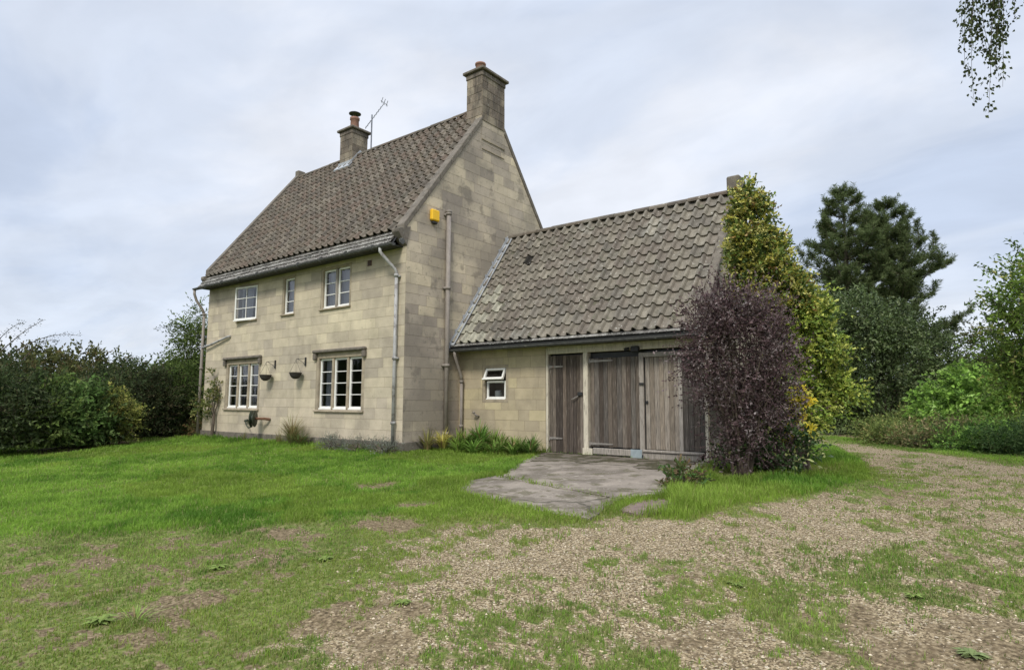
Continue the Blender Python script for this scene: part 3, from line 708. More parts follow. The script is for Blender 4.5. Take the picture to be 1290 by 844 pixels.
def window(W, lights, rows, hood=True, curtain=None, sur=.1, mull=.07, dark=False, openlight=None, cols=1):
    x0, x1, z0, z1 = W; ot = .13 if hood else .05
    A = Acc(['dress', 'interior'])
    g = (x0 - sur, x1 + sur, z0 - sur * .9, z1 + ot); dd = .13
    for (a, b, c, d) in ((g[0], x0, g[2], g[3]), (x1, g[1], g[2], g[3]), (x0, x1, z1, g[3])):
        A.box((a, -.004 if hood else .0, c), (b, dd, d))
    # splayed inner reveal
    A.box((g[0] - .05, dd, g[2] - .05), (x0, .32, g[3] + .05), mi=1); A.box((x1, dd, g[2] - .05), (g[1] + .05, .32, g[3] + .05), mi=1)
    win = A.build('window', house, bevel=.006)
    A = Acc(['dress']); A.prism([(-.055, g[2] + .015), (-.05, g[2] + .045), (.1, z0 - .001), (.1, g[2]), (.0, g[2])][::-1], 0, g[0] - .01, g[1] + .01); A.build('sill', win)
    step = (x1 - x0 - mull * (lights - 1)) / lights
    ms = []
    for k in range(lights):
        a = x0 + k * (step + mull); b = a + step
        casement(win, a + .004, b - .004, z0, z1 - .004, .075, rows, open_=(openlight if openlight and k == 0 else None), cols=cols)
        if k: ms.append(a - mull)
    if ms:
        A = Acc(['dress'] if not dark else ['greywood'])
        for a in ms: A.cbox((a, .004, z0 - .02), (a + mull, .13, z1 + .0), .018)
        A.build('mullion', win)
    if hood:
        A = Acc(['darkdress']); hx0, hx1 = x0 - .17, x1 + .17; zt = z1 + .13
        A.cbox((hx0, -.10, zt), (hx1, .0, zt + .075), .02); A.cbox((hx0 + .002, -.085, zt - .16), (hx0 + .11, -.002, zt - .001), .02); A.cbox((hx1 - .11, -.085, zt - .16), (hx1 - .002, -.002, zt - .001), .02)
        A.build('hood_mould', win)
    if curtain:
        A = Acc(['curtain'])
        for (a, b, c, d) in curtain: curtain_mesh(A, a, b, .2, c, d, max(3, int((b - a) * 16)))
        A.build('curtain', win)
    return win
window(W1, 3, 4, True, [(-7.2, -7.0, .8, 2.1), (-6.55, -6.3, 1.75, 2.1)])  # short second strip stands in for a bright reflection in the middle top pane
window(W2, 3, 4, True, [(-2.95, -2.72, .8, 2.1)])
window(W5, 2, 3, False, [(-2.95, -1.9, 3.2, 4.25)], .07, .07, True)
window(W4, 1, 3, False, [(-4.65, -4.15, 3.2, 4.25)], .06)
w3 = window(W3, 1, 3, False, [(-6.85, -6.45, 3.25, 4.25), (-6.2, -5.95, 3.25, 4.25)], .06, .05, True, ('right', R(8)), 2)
A = Acc(['white']); fx0, fx1, fz0, fz1 = W3
for (a, b, c, d) in ((fx0, fx0 + .035, fz0, fz1), (fx1 - .035, fx1, fz0, fz1), (fx0 + .035, fx1 - .035, fz1 - .035, fz1), (fx0 + .035, fx1 - .035, fz0, fz0 + .05)): A.box((a, .10, c), (b, .14, d))
A.build('frame', w3)

# rainwater goods
def halfround(A, x0, x1, y, z, r=.058, mi=0):
    th = np.linspace(math.pi, 2 * math.pi, 9); P = []
    for xx in (x0, x1):
        for t in th: P.append((xx, y + r * math.cos(t), z + r * math.sin(t)))
        for t in th[::-1]: P.append((xx, y + (r - .008) * math.cos(t), z + (r - .008) * math.sin(t)))
    m = 18
    A.add(P, [(k, (k + 1) % m, m + (k + 1) % m, m + k) for k in range(m)], mi=mi)
    for q in (0, m): A.F.setdefault(9, []).append((np.array([[A.nv - 2 * m + q + k for k in range(9)]]), np.ones((1, 3)), np.array([mi])))
A = Acc(['gutter']); halfround(A, -LH - .2, .0, -.365, 4.345); 
for i in range(10):
    xx = -LH + .1 + i * .93; A.box((xx, -.42, 4.30), (xx + .025, -.30, 4.312)); A.tube([(xx + .4, -.365, 4.335), (xx + .43, -.365, 4.335)], .066, 12)
A.build('gutter', house)
A = Acc(['gutter']); halfround(A, -LH - .2, .0, DH + .365, 4.345); A.build('gutter', house)
def brackets(A, P, zs, r):
    for z in zs: A.tube([(P[0], P[1], z - .03), (P[0], P[1], z + .03)], r * 1.35, 12)
A = Acc(['greypipe', 'pipe']); A.tube([(-.42, -.365, 4.30), (-.42, -.365, 4.22), (-.40, -.34, 4.17), (-.22, -.12, 3.86), (-.205, -.085, 3.80), (-.2, -.085, 3.70)], .036, 10); A.tube([(-.2, -.085, 3.74), (-.2, -.085, .02)], .036, 10)
brackets(A, (-.2, -.085), (3.72, 1.95, .6), .04)
for z in (3.7, 1.95): A.box((-.26, -.075, z - .02), (-.14, -.002, z + .02))
A.build('downpipe', house, smooth=True)
A = Acc(['pipe']); A.tube([(-8.78, -.365, 4.30), (-8.78, -.365, 4.18), (-8.77, -.30, 4.0), (-8.72, -.12, 3.72), (-8.71, -.08, 3.60)], .038, 10); A.tube([(-8.71, -.08, 3.64), (-8.71, -.08, -.05)], .038, 10); brackets(A, (-8.71, -.08), (3.6, 2.0, .6), .04); A.build('downpipe', house, smooth=True)
A = Acc(['pipe']); A.tube([(.075, 1.2, -.05), (.075, 1.2, 5.36)], .052, 14)
brackets(A, (.075, 1.2), (5.33, 3.6, 1.85, .35), .052)
for z in (5.3, 3.6, 1.85): A.box((.005, 1.11, z - .025), (.05, 1.29, z + .025))
A.tube([(.075, 1.2, 5.36), (.075, 1.2, 5.40)], [.075, .075], 14); A.build('soil_pipe', house, smooth=True)
A = Acc(['greypipe']); A.tube([(-8.66, -.10, 2.60), (-8.2, -.085, 2.67), (-7.26, -.06, 2.85), (-7.2, -.02, 2.86)], .032, 10); A.build('waste_pipe', house, smooth=True)
A = Acc(['black', 'orangepipe']); A.box((-1.27, -.014, 4.07), (-1.13, -.006, 4.20), mi=1)
for k in range(4): A.box((-1.26, -.02, 4.085 + k * .03), (-1.14, -.0145, 4.10 + k * .03), mi=0)
A.build('air_vent', house)
A = Acc(['yellow']); A.cbox((.006, .65, 5.06), (.10, .90, 5.32), .025); ab = A.build('alarm_box', house)
A = Acc(['black']); A.cbox((.012, .70, 5.0), (.08, .85, 5.058), .015); A.build('alarm_base', ab)

# ------------------------------------------------------------------ GARAGE
GY, GD, GX = 1.701, 3.795, 5.85
gar = empty('garage', (3, 1.7, 0), 'single storey stone garage with steep lichened pantile roof and weathered board doors', 'garage')
GS = 1.3953
def groofz(y): return 2.40 + GS * (min(y, 2 * GY + GD - y) - 1.5)
GR = groofz(GY + GD / 2)
GW = (.778, 1.371, 1.10, 1.78)
A = Acc(['stone', 'mortar']); masonry(A, (0, GY, 0), (1, 0, 0), (0, -1, 0), .005, 2.43, 0, 2.28, pal_garage, [(GW[0] - .07, GW[1] + .07, GW[2] - .07, GW[3] + .07)]); masonry(A, (0, GY, 0), (1, 0, 0), (0, -1, 0), 5.79, GX, 0, 2.28, pal_garage); masonry(A, (0, GY, 0), (1, 0, 0), (0, -1, 0), 2.43, 5.79, 2.16, 2.28, pal_garage)
A.build('front_wall', gar)
A = Acc(['gablestone', 'mortar']); masonry(A, (GX, 0, 0), (0, 1, 0), (1, 0, 0), GY, GY + GD, 0, 5.4, pal_gable, (), ((GS, -1, 2.40 - GS * 1.5 + .02), (-GS, -1, 2.40 + GS * (2 * GY + GD - 1.5) + .02))); A.build('gable_wall', gar)
A = Acc(['stone', 'mortar']); masonry(A, (0, GY + GD, 0), (1, 0, 0), (0, 1, 0), 0, GX, 0, 2.28, pal_garage); A.build('rear_wall', gar)
A = Acc(['gtile', 'black'])
pantiles(A, .04, GX - .12, (1.47, 2.36), (GY + GD / 2, GR - .05), .236, .305, pal_gar, .062)
pantiles(A, .04, GX - .12, (2 * GY + GD - 1.47, 2.36), (GY + GD / 2, GR - .05), .236, .305, pal_gar, .062)
A.add([(.02, 1.49, 2.34), (GX - .02, 1.49, 2.34), (GX - .02, GY + GD / 2, GR - .07), (.02, GY + GD / 2, GR - .07), (GX - .02, 5.707, 2.34), (.02, 5.707, 2.34)], [(0, 1, 2, 3), (3, 2, 4, 5)], (1, 1, 1), 1)
groof = A.build('roof', gar)
A = Acc(['gtile']); ridge_tiles(A, .03, GX - .15, GY + GD / 2, GR - .06, .12, pal_main); A.build('ridge_tiles', groof)
A = Acc(['slate', 'black']); slates(A, .02, GX, (1.37, 2.26), (1.50, 2.37), 1, pal_slate, (.4, .8), .02); A.add([(0.02, 1.38, 2.25), (GX, 1.38, 2.25), (GX, 1.51, 2.36), (.02, 1.51, 2.36)], [(0, 1, 2, 3)], mi=1); A.box((.02, 1.38, 2.22), (GX, GY - .004, 2.235), mi=1); A.build('eaves_slates', groof)
A = Acc(['darkdress'])
for sgn in (0, 1):
    f = (lambda y: y) if sgn == 0 else (lambda y: 2 * GY + GD - y)
    for i in range(6):
        a = 1.45 + (3.6 - 1.45) * i / 6; b = 1.45 + (3.6 - 1.45) * (i + 1) / 6 - .004; za, zb = groofz(a), groofz(b)
        pr = [(f(a), za - .10), (f(b), zb - .10), (f(b), zb + .07), (f(a), za + .07)]; A.prism(pr if sgn == 0 else pr[::-1], 0, GX - .14, GX + .04)
A.cbox((GX - .16, 3.42, GR - .03), (GX + .10, 3.78, GR + .26), .02); A.build('coping', gar, bevel=.01)
A = Acc(['gutter', 'black', 'greywood']); halfround(A, -.0 + .03, GX + .05, 1.325, 2.235, .055, 1)  # extra black half-round stands in for the dark shade band under the eaves
halfround(A, .02, GX + .05, 1.325, 2.205, .06, 0); A.build('gutter', gar)
A = Acc(['pipe']); A.tube([(.20, 1.325, 2.18), (.20, 1.33, 2.08), (.19, 1.42, 1.9), (.17, 1.58, 1.62), (.165, 1.60, 1.5)], .036, 10); A.tube([(.165, 1.60, 1.55), (.165, 1.60, -.05)], .036, 10); brackets(A, (.165, 1.6), (1.5, .5), .036); A.build('downpipe', gar, smooth=True)
# lead flashing up the house gable
A = Acc(['lead']); ya, yb = 1.38, 3.45; za, zb = groofz(ya), groofz(yb)
A.prism([(ya - .06, za - .03), (yb, zb - .0), (yb - .02, zb + .17), (ya - .04, za + .14)], 0, .016, .030); A.prism([(ya - .03, za + .075), (yb, zb + .075), (yb, zb + .10), (ya - .03, za + .10)], 0, .03, .15)
for i in range(8):
    y = ya + .12 + i * .26; z = groofz(y); A.box((.0305, y, z + .12), (.036, y + .16, z + .30))
A.build('flashing', groof)
# small window with a top hung vent
A = Acc(['dress', 'interior']); g = (GW[0] - .07, GW[1] + .07, GW[2] - .07, GW[3] + .07)
for (a, b, c, d) in ((g[0], GW[0], g[2], g[3]), (GW[1], g[1], g[2], g[3]), (GW[0], GW[1], GW[3], g[3]), (GW[0], GW[1], g[2], GW[2])): A.box((a, GY, c), (b, GY + .12, d))
gw = A.build('window', gar, bevel=.005)
mid = 1.50
casement(gw, GW[0] + .03, GW[1] - .03, GW[2] + .01, mid, GY + .06, 1, fr=.04)
casement(gw, GW[0] + .02, GW[1] - .02, mid + .01, GW[3] - .01, GY + .03, 1, fr=.04, open_=('top', R(24)))
A = Acc(['white']); A.lathe((1.05, GY + .16, GW[2] + .05), [(.05, 0), (.085, .01), (.09, .13), (.05, .15), (.001, .15)], 14); A.box((.9, GY + .14, GW[2] + .03), (1.2, GY + .24, GW[2] + .045)); A.build('window_clutter', gw)
A = Acc(['interior']); A.box((.03, GY + .7, 0), (2.42, GY + .75, 2.2)); A.box((2.44, GY + .25, 0), (2.46, GY + .7, 2.2)); A.box((.02, GY + .02, 2.30), (GX - .03, GY + GD - .03, 2.33)); A.build('interior_wall', gar)
A = Acc(['pipe']); A.tube([(.62, GY - .01, .72), (.60, GY - .07, .74), (.56, GY - .12, .80)], .022, 8); A.lathe((.56, GY - .12, .79), [(.001, 0), (.03, 0), (.035, .03), (.02, .04), (.001, .04)], 10); A.build('flue_outlet', gar, smooth=True)
# doors
def boards(A, x0, x1, z0, z1, y, bw=.10, tints=None, th=.022, gap=.005):
    n = max(1, round((x1 - x0) / bw)); xs = np.linspace(x0, x1, n + 1) + np.concatenate([[0], (rng.random(n - 1) - .5) * .02, [0]])
    for i in range(n):
        j = (rng.random() - .5) * .006; t = np.array(tints[rng.integers(0, len(tints))]) * (.75 + .6 * rng.random())
        A.cbox((xs[i] + gap / 2, y + j, z0 + rng.random() * .012), (xs[i + 1] - gap / 2, y + th + j, z1 - rng.random() * .006), .004, t)
GREY = [(.105, .092, .078), (.13, .113, .096), (.08, .068, .057), (.155, .137, .115), (.10, .082, .067)]
BRN = [(.105, .082, .063), (.072, .057, .046), (.125, .102, .08), (.088, .069, .054), (.15, .125, .10)]
PALE = [(.22, .19, .155), (.19, .163, .13), (.26, .23, .19), (.17, .14, .108), (.21, .175, .135)]
A = Acc(['creamwood']); A.cbox((2.445, GY - .02, 0), (2.492, GY + .10, 2.16), .006); A.cbox((3.345, GY - .035, -.01), (3.45, GY + .10, 2.02), .008); A.cbox((5.775, GY - .02, 0), (5.83, GY + .1, 2.16), .006)
A.cbox((2.494, GY - .03, 2.02), (5.773, GY + .10, 2.17), .006); dfr = A.build('door_frame', gar)
A = Acc(['wood', 'black']); boards(A, 2.50, 3.32, .03, 1.985, GY + .02, .082, BRN); A.box((2.52, GY + .05, .25), (3.30, GY + .08, .40)); A.box((2.52, GY + .05, 1.6), (3.30, GY + .08, 1.75)); A.box((2.494, GY + .085, 0), (5.77, GY + .095, 2.0), mi=1); d1 = A.build('side_door', gar)
def strap(parent, x0, x1, z, y):
    A = Acc(['metal']); A.prism([(x0, z - .025), (x1 - .03, z - .012), (x1, z), (x1 - .03, z + .012), (x0, z + .025)][::-1], 1, y - .008, y); A.tube([(x0 - .01, y - .008, z - .05), (x0 - .01, y - .008, z + .05)], .014, 8); A.build('strap_hinge', parent)
strap(d1, 2.52, 2.86, 1.76, GY + .012); strap(d1, 2.52, 2.84, .32, GY + .012)
A = Acc(['black', 'metal']); A.cbox((3.20, GY - .02, 1.17), (3.31, GY + .012, 1.24), .006); A.tube([(3.22, GY - .02, 1.16), (3.12, GY - .04, 1.11), (3.08, GY - .03, 1.10)], .012, 6, mi=1); A.build('latch', d1)
A = Acc(['wood']); boards(A, 3.475, 4.545, .19, 1.90, GY + .02, .098, BRN + GREY); A.box((3.5, GY + .05, .4), (4.5, GY + .08, .52)); A.box((3.5, GY + .05, 1.6), (4.5, GY + .08, 1.72)); d2 = A.build('garage_door', gar)
strap(d2, 3.48, 4.0, 1.84, GY + .012); strap(d2, 3.48, 3.98, .25, GY + .012)
A = Acc(['wood', 'greywood']); boards(A, 4.66, 5.30, .19, 1.87, GY + .0, .088, PALE); A.cbox((4.555, GY - .045, .09), (4.645, GY + .0, 1.955), .006, mi=1); A.cbox((4.6455, GY - .042, 1.87), (5.76, GY - .0, 1.955), .006, mi=1); A.cbox((5.305, GY - .02, .19), (5.375, GY + .02, 1.868), .005, mi=0, tint=(.34, .31, .27)); boards(A, 5.38, 5.77, .19, 1.87, GY + .0, .088, GREY); d3 = A.build('garage_door', gar)
A = Acc(['black']); A.cbox((4.57, GY - .075, 1.36), (4.66, GY - .045, 1.40), .006); A.build('latch', d3); A = Acc(['black']); A.cbox((4.67, GY - .03, 1.02), (4.72, GY - .001, 1.07), .012); A.build('door_knob', d3)
A = Acc(['greywood']); A.cbox((3.56, GY - .05, .055), (4.42, GY + .0, .175), .008); A.cbox((4.62, GY - .09, .145), (5.76, GY - .003, .19), .01); A.cbox((4.62, GY - .06, .03), (5.70, GY - .005, .141), .008); A.build('threshold_board', gar)
A = Acc(['zinc']); A.cbox((4.37, GY - .062, .02), (4.60, GY - .052, .185), .003); A.build('metal_plate', gar)
A = Acc(['creamwood']); A.cbox((3.33, GY - .05, -.02), (3.55, GY - .0355, .16), .008); A.build('kick_board', gar)
A = Acc(['black']); A.cbox((4.42, GY - .10, 1.98), (4.58, GY - .035, 2.08), .01); A.tube([(4.38, GY - .07, 2.04), (4.3, GY - .12, 2.02)], .03, 8); A.build('door_catch', gar)

# ------------------------------------------------------------------ things on the wall
def hanging_basket(loc, label):
    root = empty('hanging_basket', loc, label, 'hanging basket', 'hanging baskets on the front wall')
    x, y, z = loc
    A = Acc(['basket']); A.lathe((x, y, z), [(.001, -.10), (.05, -.095), (.10, -.06), (.135, 0), (.15, .05), (.16, .055), (.145, .04), (.10, .03), (.001, .04)], 16); A.build('bowl', root, smooth=True)
    A = Acc(['black']); 
    for k in range(3):
        a = k * 2.094 + .4; A.tube([(x + .15 * math.cos(a), y + .15 * math.sin(a), z + .05), (x, y + .0, z + .36)], .0035, 4)
    A.build('chain', root)
    A = Acc(['black']); A.tube([(x, y, z + .36), (x + .02, y + .01, z + .39), (x + .14, -.03, z + .40)], .007, 6); A.tube([(x + .14, -.03, z + .43), (x + .14, -.03, z + .22)], .008, 6); A.tube([(x + .03, y + .02, z + .39), (x + .09, -.06, z + .31), (x + .14, -.03, z + .24)], .006, 6); A.box((x + .12, -.03, z + .22), (x + .16, -.006, z + .43)); A.build('bracket', root)
hanging_basket((-5.0, -.19, 1.66), 'dark hanging basket close beside the left ground floor window')
hanging_basket((-3.66, -.19, 1.68), 'dark hanging basket on bare wall midway between the two ground floor windows')
hr = empty('hose_reel', (-5.3, -.1, .55), 'dark hose reel fixed low on the front wall below the left basket', 'hose reel')
A = Acc(['hose']); 
for xo in (-.09, .09):
    pass
A.lathe((0, 0, 0), [(.001, -.05), (.21, -.05), (.215, -.04), (.12, -.035), (.12, .035), (.215, .04), (.21, .05), (.001, .05)], 20)
Vr = np.vstack(A.V); ca, sa = math.cos(R(43)), math.sin(R(43)); Vr = np.stack([Vr[:, 2] * ca - Vr[:, 1] * sa - 5.30, Vr[:, 2] * sa + Vr[:, 1] * ca - .30, Vr[:, 0] + .6], 1); A.V = [Vr]; A.build('reel', hr, smooth=True)
A = Acc(['orangepipe']); A.tube([(-5.27, -.26, .60), (-5.05, -.14, .60), (-4.98, -.02, .58)], .035, 8); A.build('wall_mount', hr)
A = Acc(['hose']); A.tube([(-5.33, -.3, .40), (-5.55, -.28, .36), (-5.8, -.2, .42), (-6.0, -.12, .50), (-6.08, -.03, .52)], .016, 6); A.tube([(-6.12, -.06, .52), (-6.02, -.06, .54)], .035, 8); A.build('hose', hr, smooth=True)

# ------------------------------------------------------------------ foliage
def leafcards(A, P, ax, sd_, l, w, col, fold=.25, mi=0):
    n = len(P); nn = np.cross(ax, sd_); nn /= np.linalg.norm(nn, axis=1)[:, None] + 1e-9
    l = l[:, None]; w = w[:, None]
    V = np.stack([P, P + ax * l * .45 + sd_ * w * .5 + nn * w * fold, P + ax * l, P + ax * l * .45 - sd_ * w * .5 + nn * w * fold], 1).reshape(-1, 3)
    b = np.arange(n) * 4; nv0 = A.nv; A.V.append(V); A.nv += len(V)
    A.F.setdefault(3, []).append((np.concatenate([np.stack([b, b + 1, b + 2], 1), np.stack([b, b + 2, b + 3], 1)]) + nv0, np.tile(col, (2, 1)), np.full(2 * n, mi)))
def unit(v): return v / (np.linalg.norm(v, axis=1)[:, None] + 1e-9)
def sprays(A, wood, ells, K, Mt, nl, tl, leaf, pal, base, shell=.5, up=.25, out=.8, droop=.1, jit=.25, tubes=True, hue=.38, flat=.0, seedpal=None, zmin=.05, wmi=0):
    """twig sprays with leaves filling a union of ellipsoids"""
    w = np.array([e[3] * e[4] * e[5] for e in ells]) ** .7; w = w / w.sum(); ei = rng.choice(len(ells), K, p=w)
    E = np.array([e[:6] for e in ells])[ei]
    d = unit(rng.normal(size=(K, 3))); rr = shell + (1 - shell) * rng.random(K) ** .6
    T = E[:, :3] + d * E[:, 3:6] * rr[:, None] * (1 + (rng.random(K)[:, None] - .5) * jit)
    T[:, 2] = np.maximum(T[:, 2], zmin)
    outd = unit(d / E[:, 3:6])
    B = np.repeat(T, Mt, 0) + rng.normal(size=(K * Mt, 3)) * tl * .28; od = np.repeat(outd, Mt, 0)
    dd = unit(od * out + rng.normal(size=(K * Mt, 3)) * .75 + np.array([0, 0, up])); Ln = tl * (.5 + .8 * rng.random(K * Mt))
    t = np.tile((np.arange(nl) + .5) / nl, K * Mt) + (rng.random(K * Mt * nl) - .5) / nl
    B_ = np.repeat(B, nl, 0); D_ = np.repeat(dd, nl, 0); L_ = np.repeat(Ln, nl)
    P = B_ + D_ * (L_ * t)[:, None]; P[:, 2] -= droop * L_ * t * t
    P[:, 2] = np.maximum(P[:, 2], zmin * .5)
    n = len(P); ax = unit(D_ * .9 + rng.normal(size=(n, 3)) * .62 + np.array([0, 0, -flat * .3])); q = rng.normal(size=(n, 3)); q[:, 2] *= (1 - flat); s_ = unit(np.cross(ax, np.cross(q, ax) if flat == 0 else q * [1, 1, .2]))
    l = leaf[0] * (.6 + .7 * rng.random(n)); wd = leaf[1] * (.6 + .7 * rng.random(n))
    pal_ = np.array([c[:3] for c in pal]); pw = np.array([c[3] for c in pal]); pw = pw / pw.sum()
    kc = (rng.random(K) - .5) * 2 * hue; cl = np.repeat(1 + kc, Mt * nl)
    tw = np.repeat(rng.choice(len(pal), K * Mt, p=pw), nl); own = rng.choice(len(pal), n, p=pw); pick = np.where(rng.random(n) < .8, tw, own)
    C = pal_[pick] * (cl * (.8 + .4 * rng.random(n)))[:, None]
    leafcards(A, P, ax, s_, l, wd, C)
    if wood is not None:
        base = np.array(base, float)
        for k in range(0, K, max(1, K // 45)):
            a = base + (rng.random(3) - .5) * [.15, .15, 0]; b = T[k]; m = a * .45 + b * .55; m[2] += .12 * np.linalg.norm(b - a) * .3
            mm = a * .75 + b * .25; mm[:2] = a[:2] + (b[:2] - a[:2]) * .12
            wood.tube([a, mm, m, b], [.022, .018, .012, .004], 5, cap=False, mi=wmi)
        if tubes:
            for k in range(0, K * Mt, 3):
                p = B[k]; q2 = p + dd[k] * Ln[k]; q2[2] -= droop * Ln[k]; wood.tube([p, q2], [.004, .0015], 3, cap=False, mi=wmi)
    return T
def shrub(name, base, ells, K, Mt, nl, tl, leaf, pal, label, cat='shrub', group=None, trunk=None, matn='leaf', extra=None, parts=('foliage', 'stem'), **kw):
    root = empty(name, base, label, cat, group)
    A = Acc([matn]); W = Acc(['bark'])
    sprays(A, W, ells, K, Mt, nl, tl, leaf, pal, base, **kw)
    if extra: extra(A, W)
    if trunk:
        h, r = trunk; W.tube([np.array(base) + (0, 0, -.1), np.array(base) + (.05, .03, h * .5), np.array(base) + (0, .05, h)], [r, r * .8, r * .5], 8)
    A.build(parts[0], root); W.build(parts[1], root)
    return root

GRN = [(.08, .12, .03, 3), (.12, .17, .042, 3), (.05, .08, .024, 2), (.19, .25, .07, 1.5)]
DRK = [(.040, .060, .024, 3), (.058, .082, .032, 3), (.085, .11, .045, 1.7), (.13, .13, .06, .6)]
BRT = [(.075, .135, .034, 3), (.11, .175, .048, 2), (.05, .08, .026, 2), (.16, .23, .075, .8)]
YEL = [(.25, .26, .06, 2), (.16, .19, .045, 3), (.33, .31, .09, 1.2), (.06, .08, .025, 2)]
OLV = [(.095, .10, .035, 3), (.07, .08, .03, 3), (.14, .11, .05, 1), (.11, .12, .04, 1)]

def arching(P0, P1, sag, n, leaf, col):
    def f(A, W):
        for (a, b, h) in zip(P0, P1, sag):
            a = np.array(a, float); b = np.array(b, float); ts = np.linspace(0, 1, 12); Q = a + (b - a) * ts[:, None]; Q[:, 2] += h * np.sin(ts * np.pi * .8) 
            W.tube(Q, np.linspace(.012, .003, 12), 4, cap=False)
            t = rng.random(n) ** .8; X = a + (b - a) * t[:, None]; X[:, 2] += h * np.sin(t * np.pi * .8); X += rng.normal(size=(n, 3)) * .035
            ax = unit(rng.normal(size=(n, 3))); s_ = unit(np.cross(ax, rng.normal(size=(n, 3)))); leafcards(A, X, ax, s_, leaf[0] * (.6 + .6 * rng.random(n)), leaf[1] * (.6 + .6 * rng.random(n)), np.array(col) * (.7 + .6 * rng.random(n))[:, None])
    return f
HG = 'shrubs of the left boundary hedge'
shrub('hedge_shrub', (-9.2, -4.9, 0), [(-9.2, -4.9, .95, 1.3, 1.1, .95), (-8.8, -4.6, .6, .9, .9, .65)], 180, 11, 8, .45, (.105, .05), DRK, 'dark bluish green shrub at the far left edge with long arching sprays above it', group=HG, trunk=(1.4, .06),
      extra=arching([(-9.1, -4.7, 2.2), (-9.0, -4.6, 2.1), (-9.1, -4.9, 2.2), (-9.0, -4.3, 2.0)], [(-8.6, -4.0, 2.95), (-8.7, -3.2, 2.50), (-8.3, -4.5, 2.75), (-8.9, -3.6, 2.35)], [.12, .32, .2, .3], 90, (.05, .022), (.045, .055, .03)))
shrub('hedge_shrub', (-9.1, -3.75, 0), [(-9.1, -3.75, .75, .85, .95, .72), (-8.6, -3.8, .5, .7, .8, .5)], 140, 11, 8, .4, (.11, .06), GRN, 'dark green hedge shrub with brighter leaf tips beside the sprays', group=HG, trunk=(1.2, .05), flat=.4)
shrub('hedge_shrub', (-8.9, -3.1, 0), [(-8.9, -3.1, .72, .65, .65, .72), (-8.5, -3.1, .45, .5, .7, .4)], 130, 11, 8, .38, (.11, .065), BRT, 'fresh green broad-leaved shrub, the brightest green of the left hedge', group=HG, trunk=(1.1, .05), flat=.4)
shrub('hedge_shrub', (-8.8, -2.35, 0), [(-8.8, -2.35, .6, .62, .55, .52)], 110, 11, 8, .32, (.075, .038), YEL, 'loose yellowish green small-leaved shrub in front of the dark round tree', group=HG, trunk=(.8, .04))
shrub('hawthorn_tree', (-11.1, -1.2, 0), [(-11.1, -1.2, 1.2, 1.2, 1.35, .95), (-10.8, -1.0, .6, 1.1, 1.2, .6)], 210, 11, 8, .4, (.08, .05), DRK, 'dark round-topped tree behind the yellowish shrub', 'tree', trunk=(1.5, .09), parts=('crown', 'trunk'))
shrub('hedge_shrub', (-10.2, -.6, 0), [(-10.2, -.6, .85, .85, .85, .85)], 150, 11, 8, .4, (.08, .045), [(.035, .05, .02, 3), (.055, .065, .025, 2), (.08, .07, .035, 1)], 'dull dark shrub between the round dark tree and the house end', group=HG, trunk=(1.3, .06))
shrub('hedge_shrub', (-10.2, .3, 0), [(-10.15, .25, 1.25, .8, .8, .8), (-9.8, .4, .7, .6, .6, .6)], 150, 11, 8, .4, (.08, .045), [(.07, .11, .025, 3), (.10, .14, .035, 2), (.05, .08, .02, 2)], 'mid green shrub right behind the left downpipe of the house', group=HG, trunk=(1.3, .06), flat=.3)
shrub('elder_tree', (-12.0, 1.4, 0), [(-12.0, 1.4, 2.7, 1.0, 1.0, 1.0), (-11.6, 1.3, 3.6, .75, .8, .6), (-12.0, 1.4, 1.6, 1.2, 1.2, .9), (-11.2, .9, 2.2, .7, .6, .7)], 280, 9, 7, .45, (.09, .045), GRN, 'airy taller tree rising beside the far end of the house', 'tree', trunk=(2.6, .08), parts=('crown', 'trunk'), hue=.2,
      extra=arching([(-12.0, 1.2, 3.3), (-11.9, 1.3, 3.0)], [(-11.6, -.3, 3.15), (-11.4, .1, 3.5)], [.3, .15], 60, (.07, .035), (.05, .065, .03)))
BG = 'trees beyond the left hedge'
for (x, y, h, r, pal_, lab) in ((-18.6, -1.8, 2.9, 2.0, OLV, 'olive brown tree top beyond the sprays at the far left'), (-19.5, .2, 3.0, 1.9, OLV, 'olive tree top seen over the fresh green shrub'), (-18.4, 2.6, 2.5, 1.7, GRN, 'low green tree top between the dark round tree and the airy tree'), (-24, -6, 4.0, 2.5, DRK, 'dark tree top beyond the hedge at the picture edge'), (-11, -6.6, 3.0, 1.4, DRK, 'dark shrub continuing the hedge past the left picture edge')):
    shrub('background_tree', (x, y, 0), [(x, y, h * .58, r, r, h * .42), (x + .5, y + .8, h * .4, r, r, h * .38)], 190, 10, 7, .5, (.15, .085), pal_, lab, 'tree', BG, trunk=(h * .5, .12), parts=('crown', 'trunk'), tubes=False)

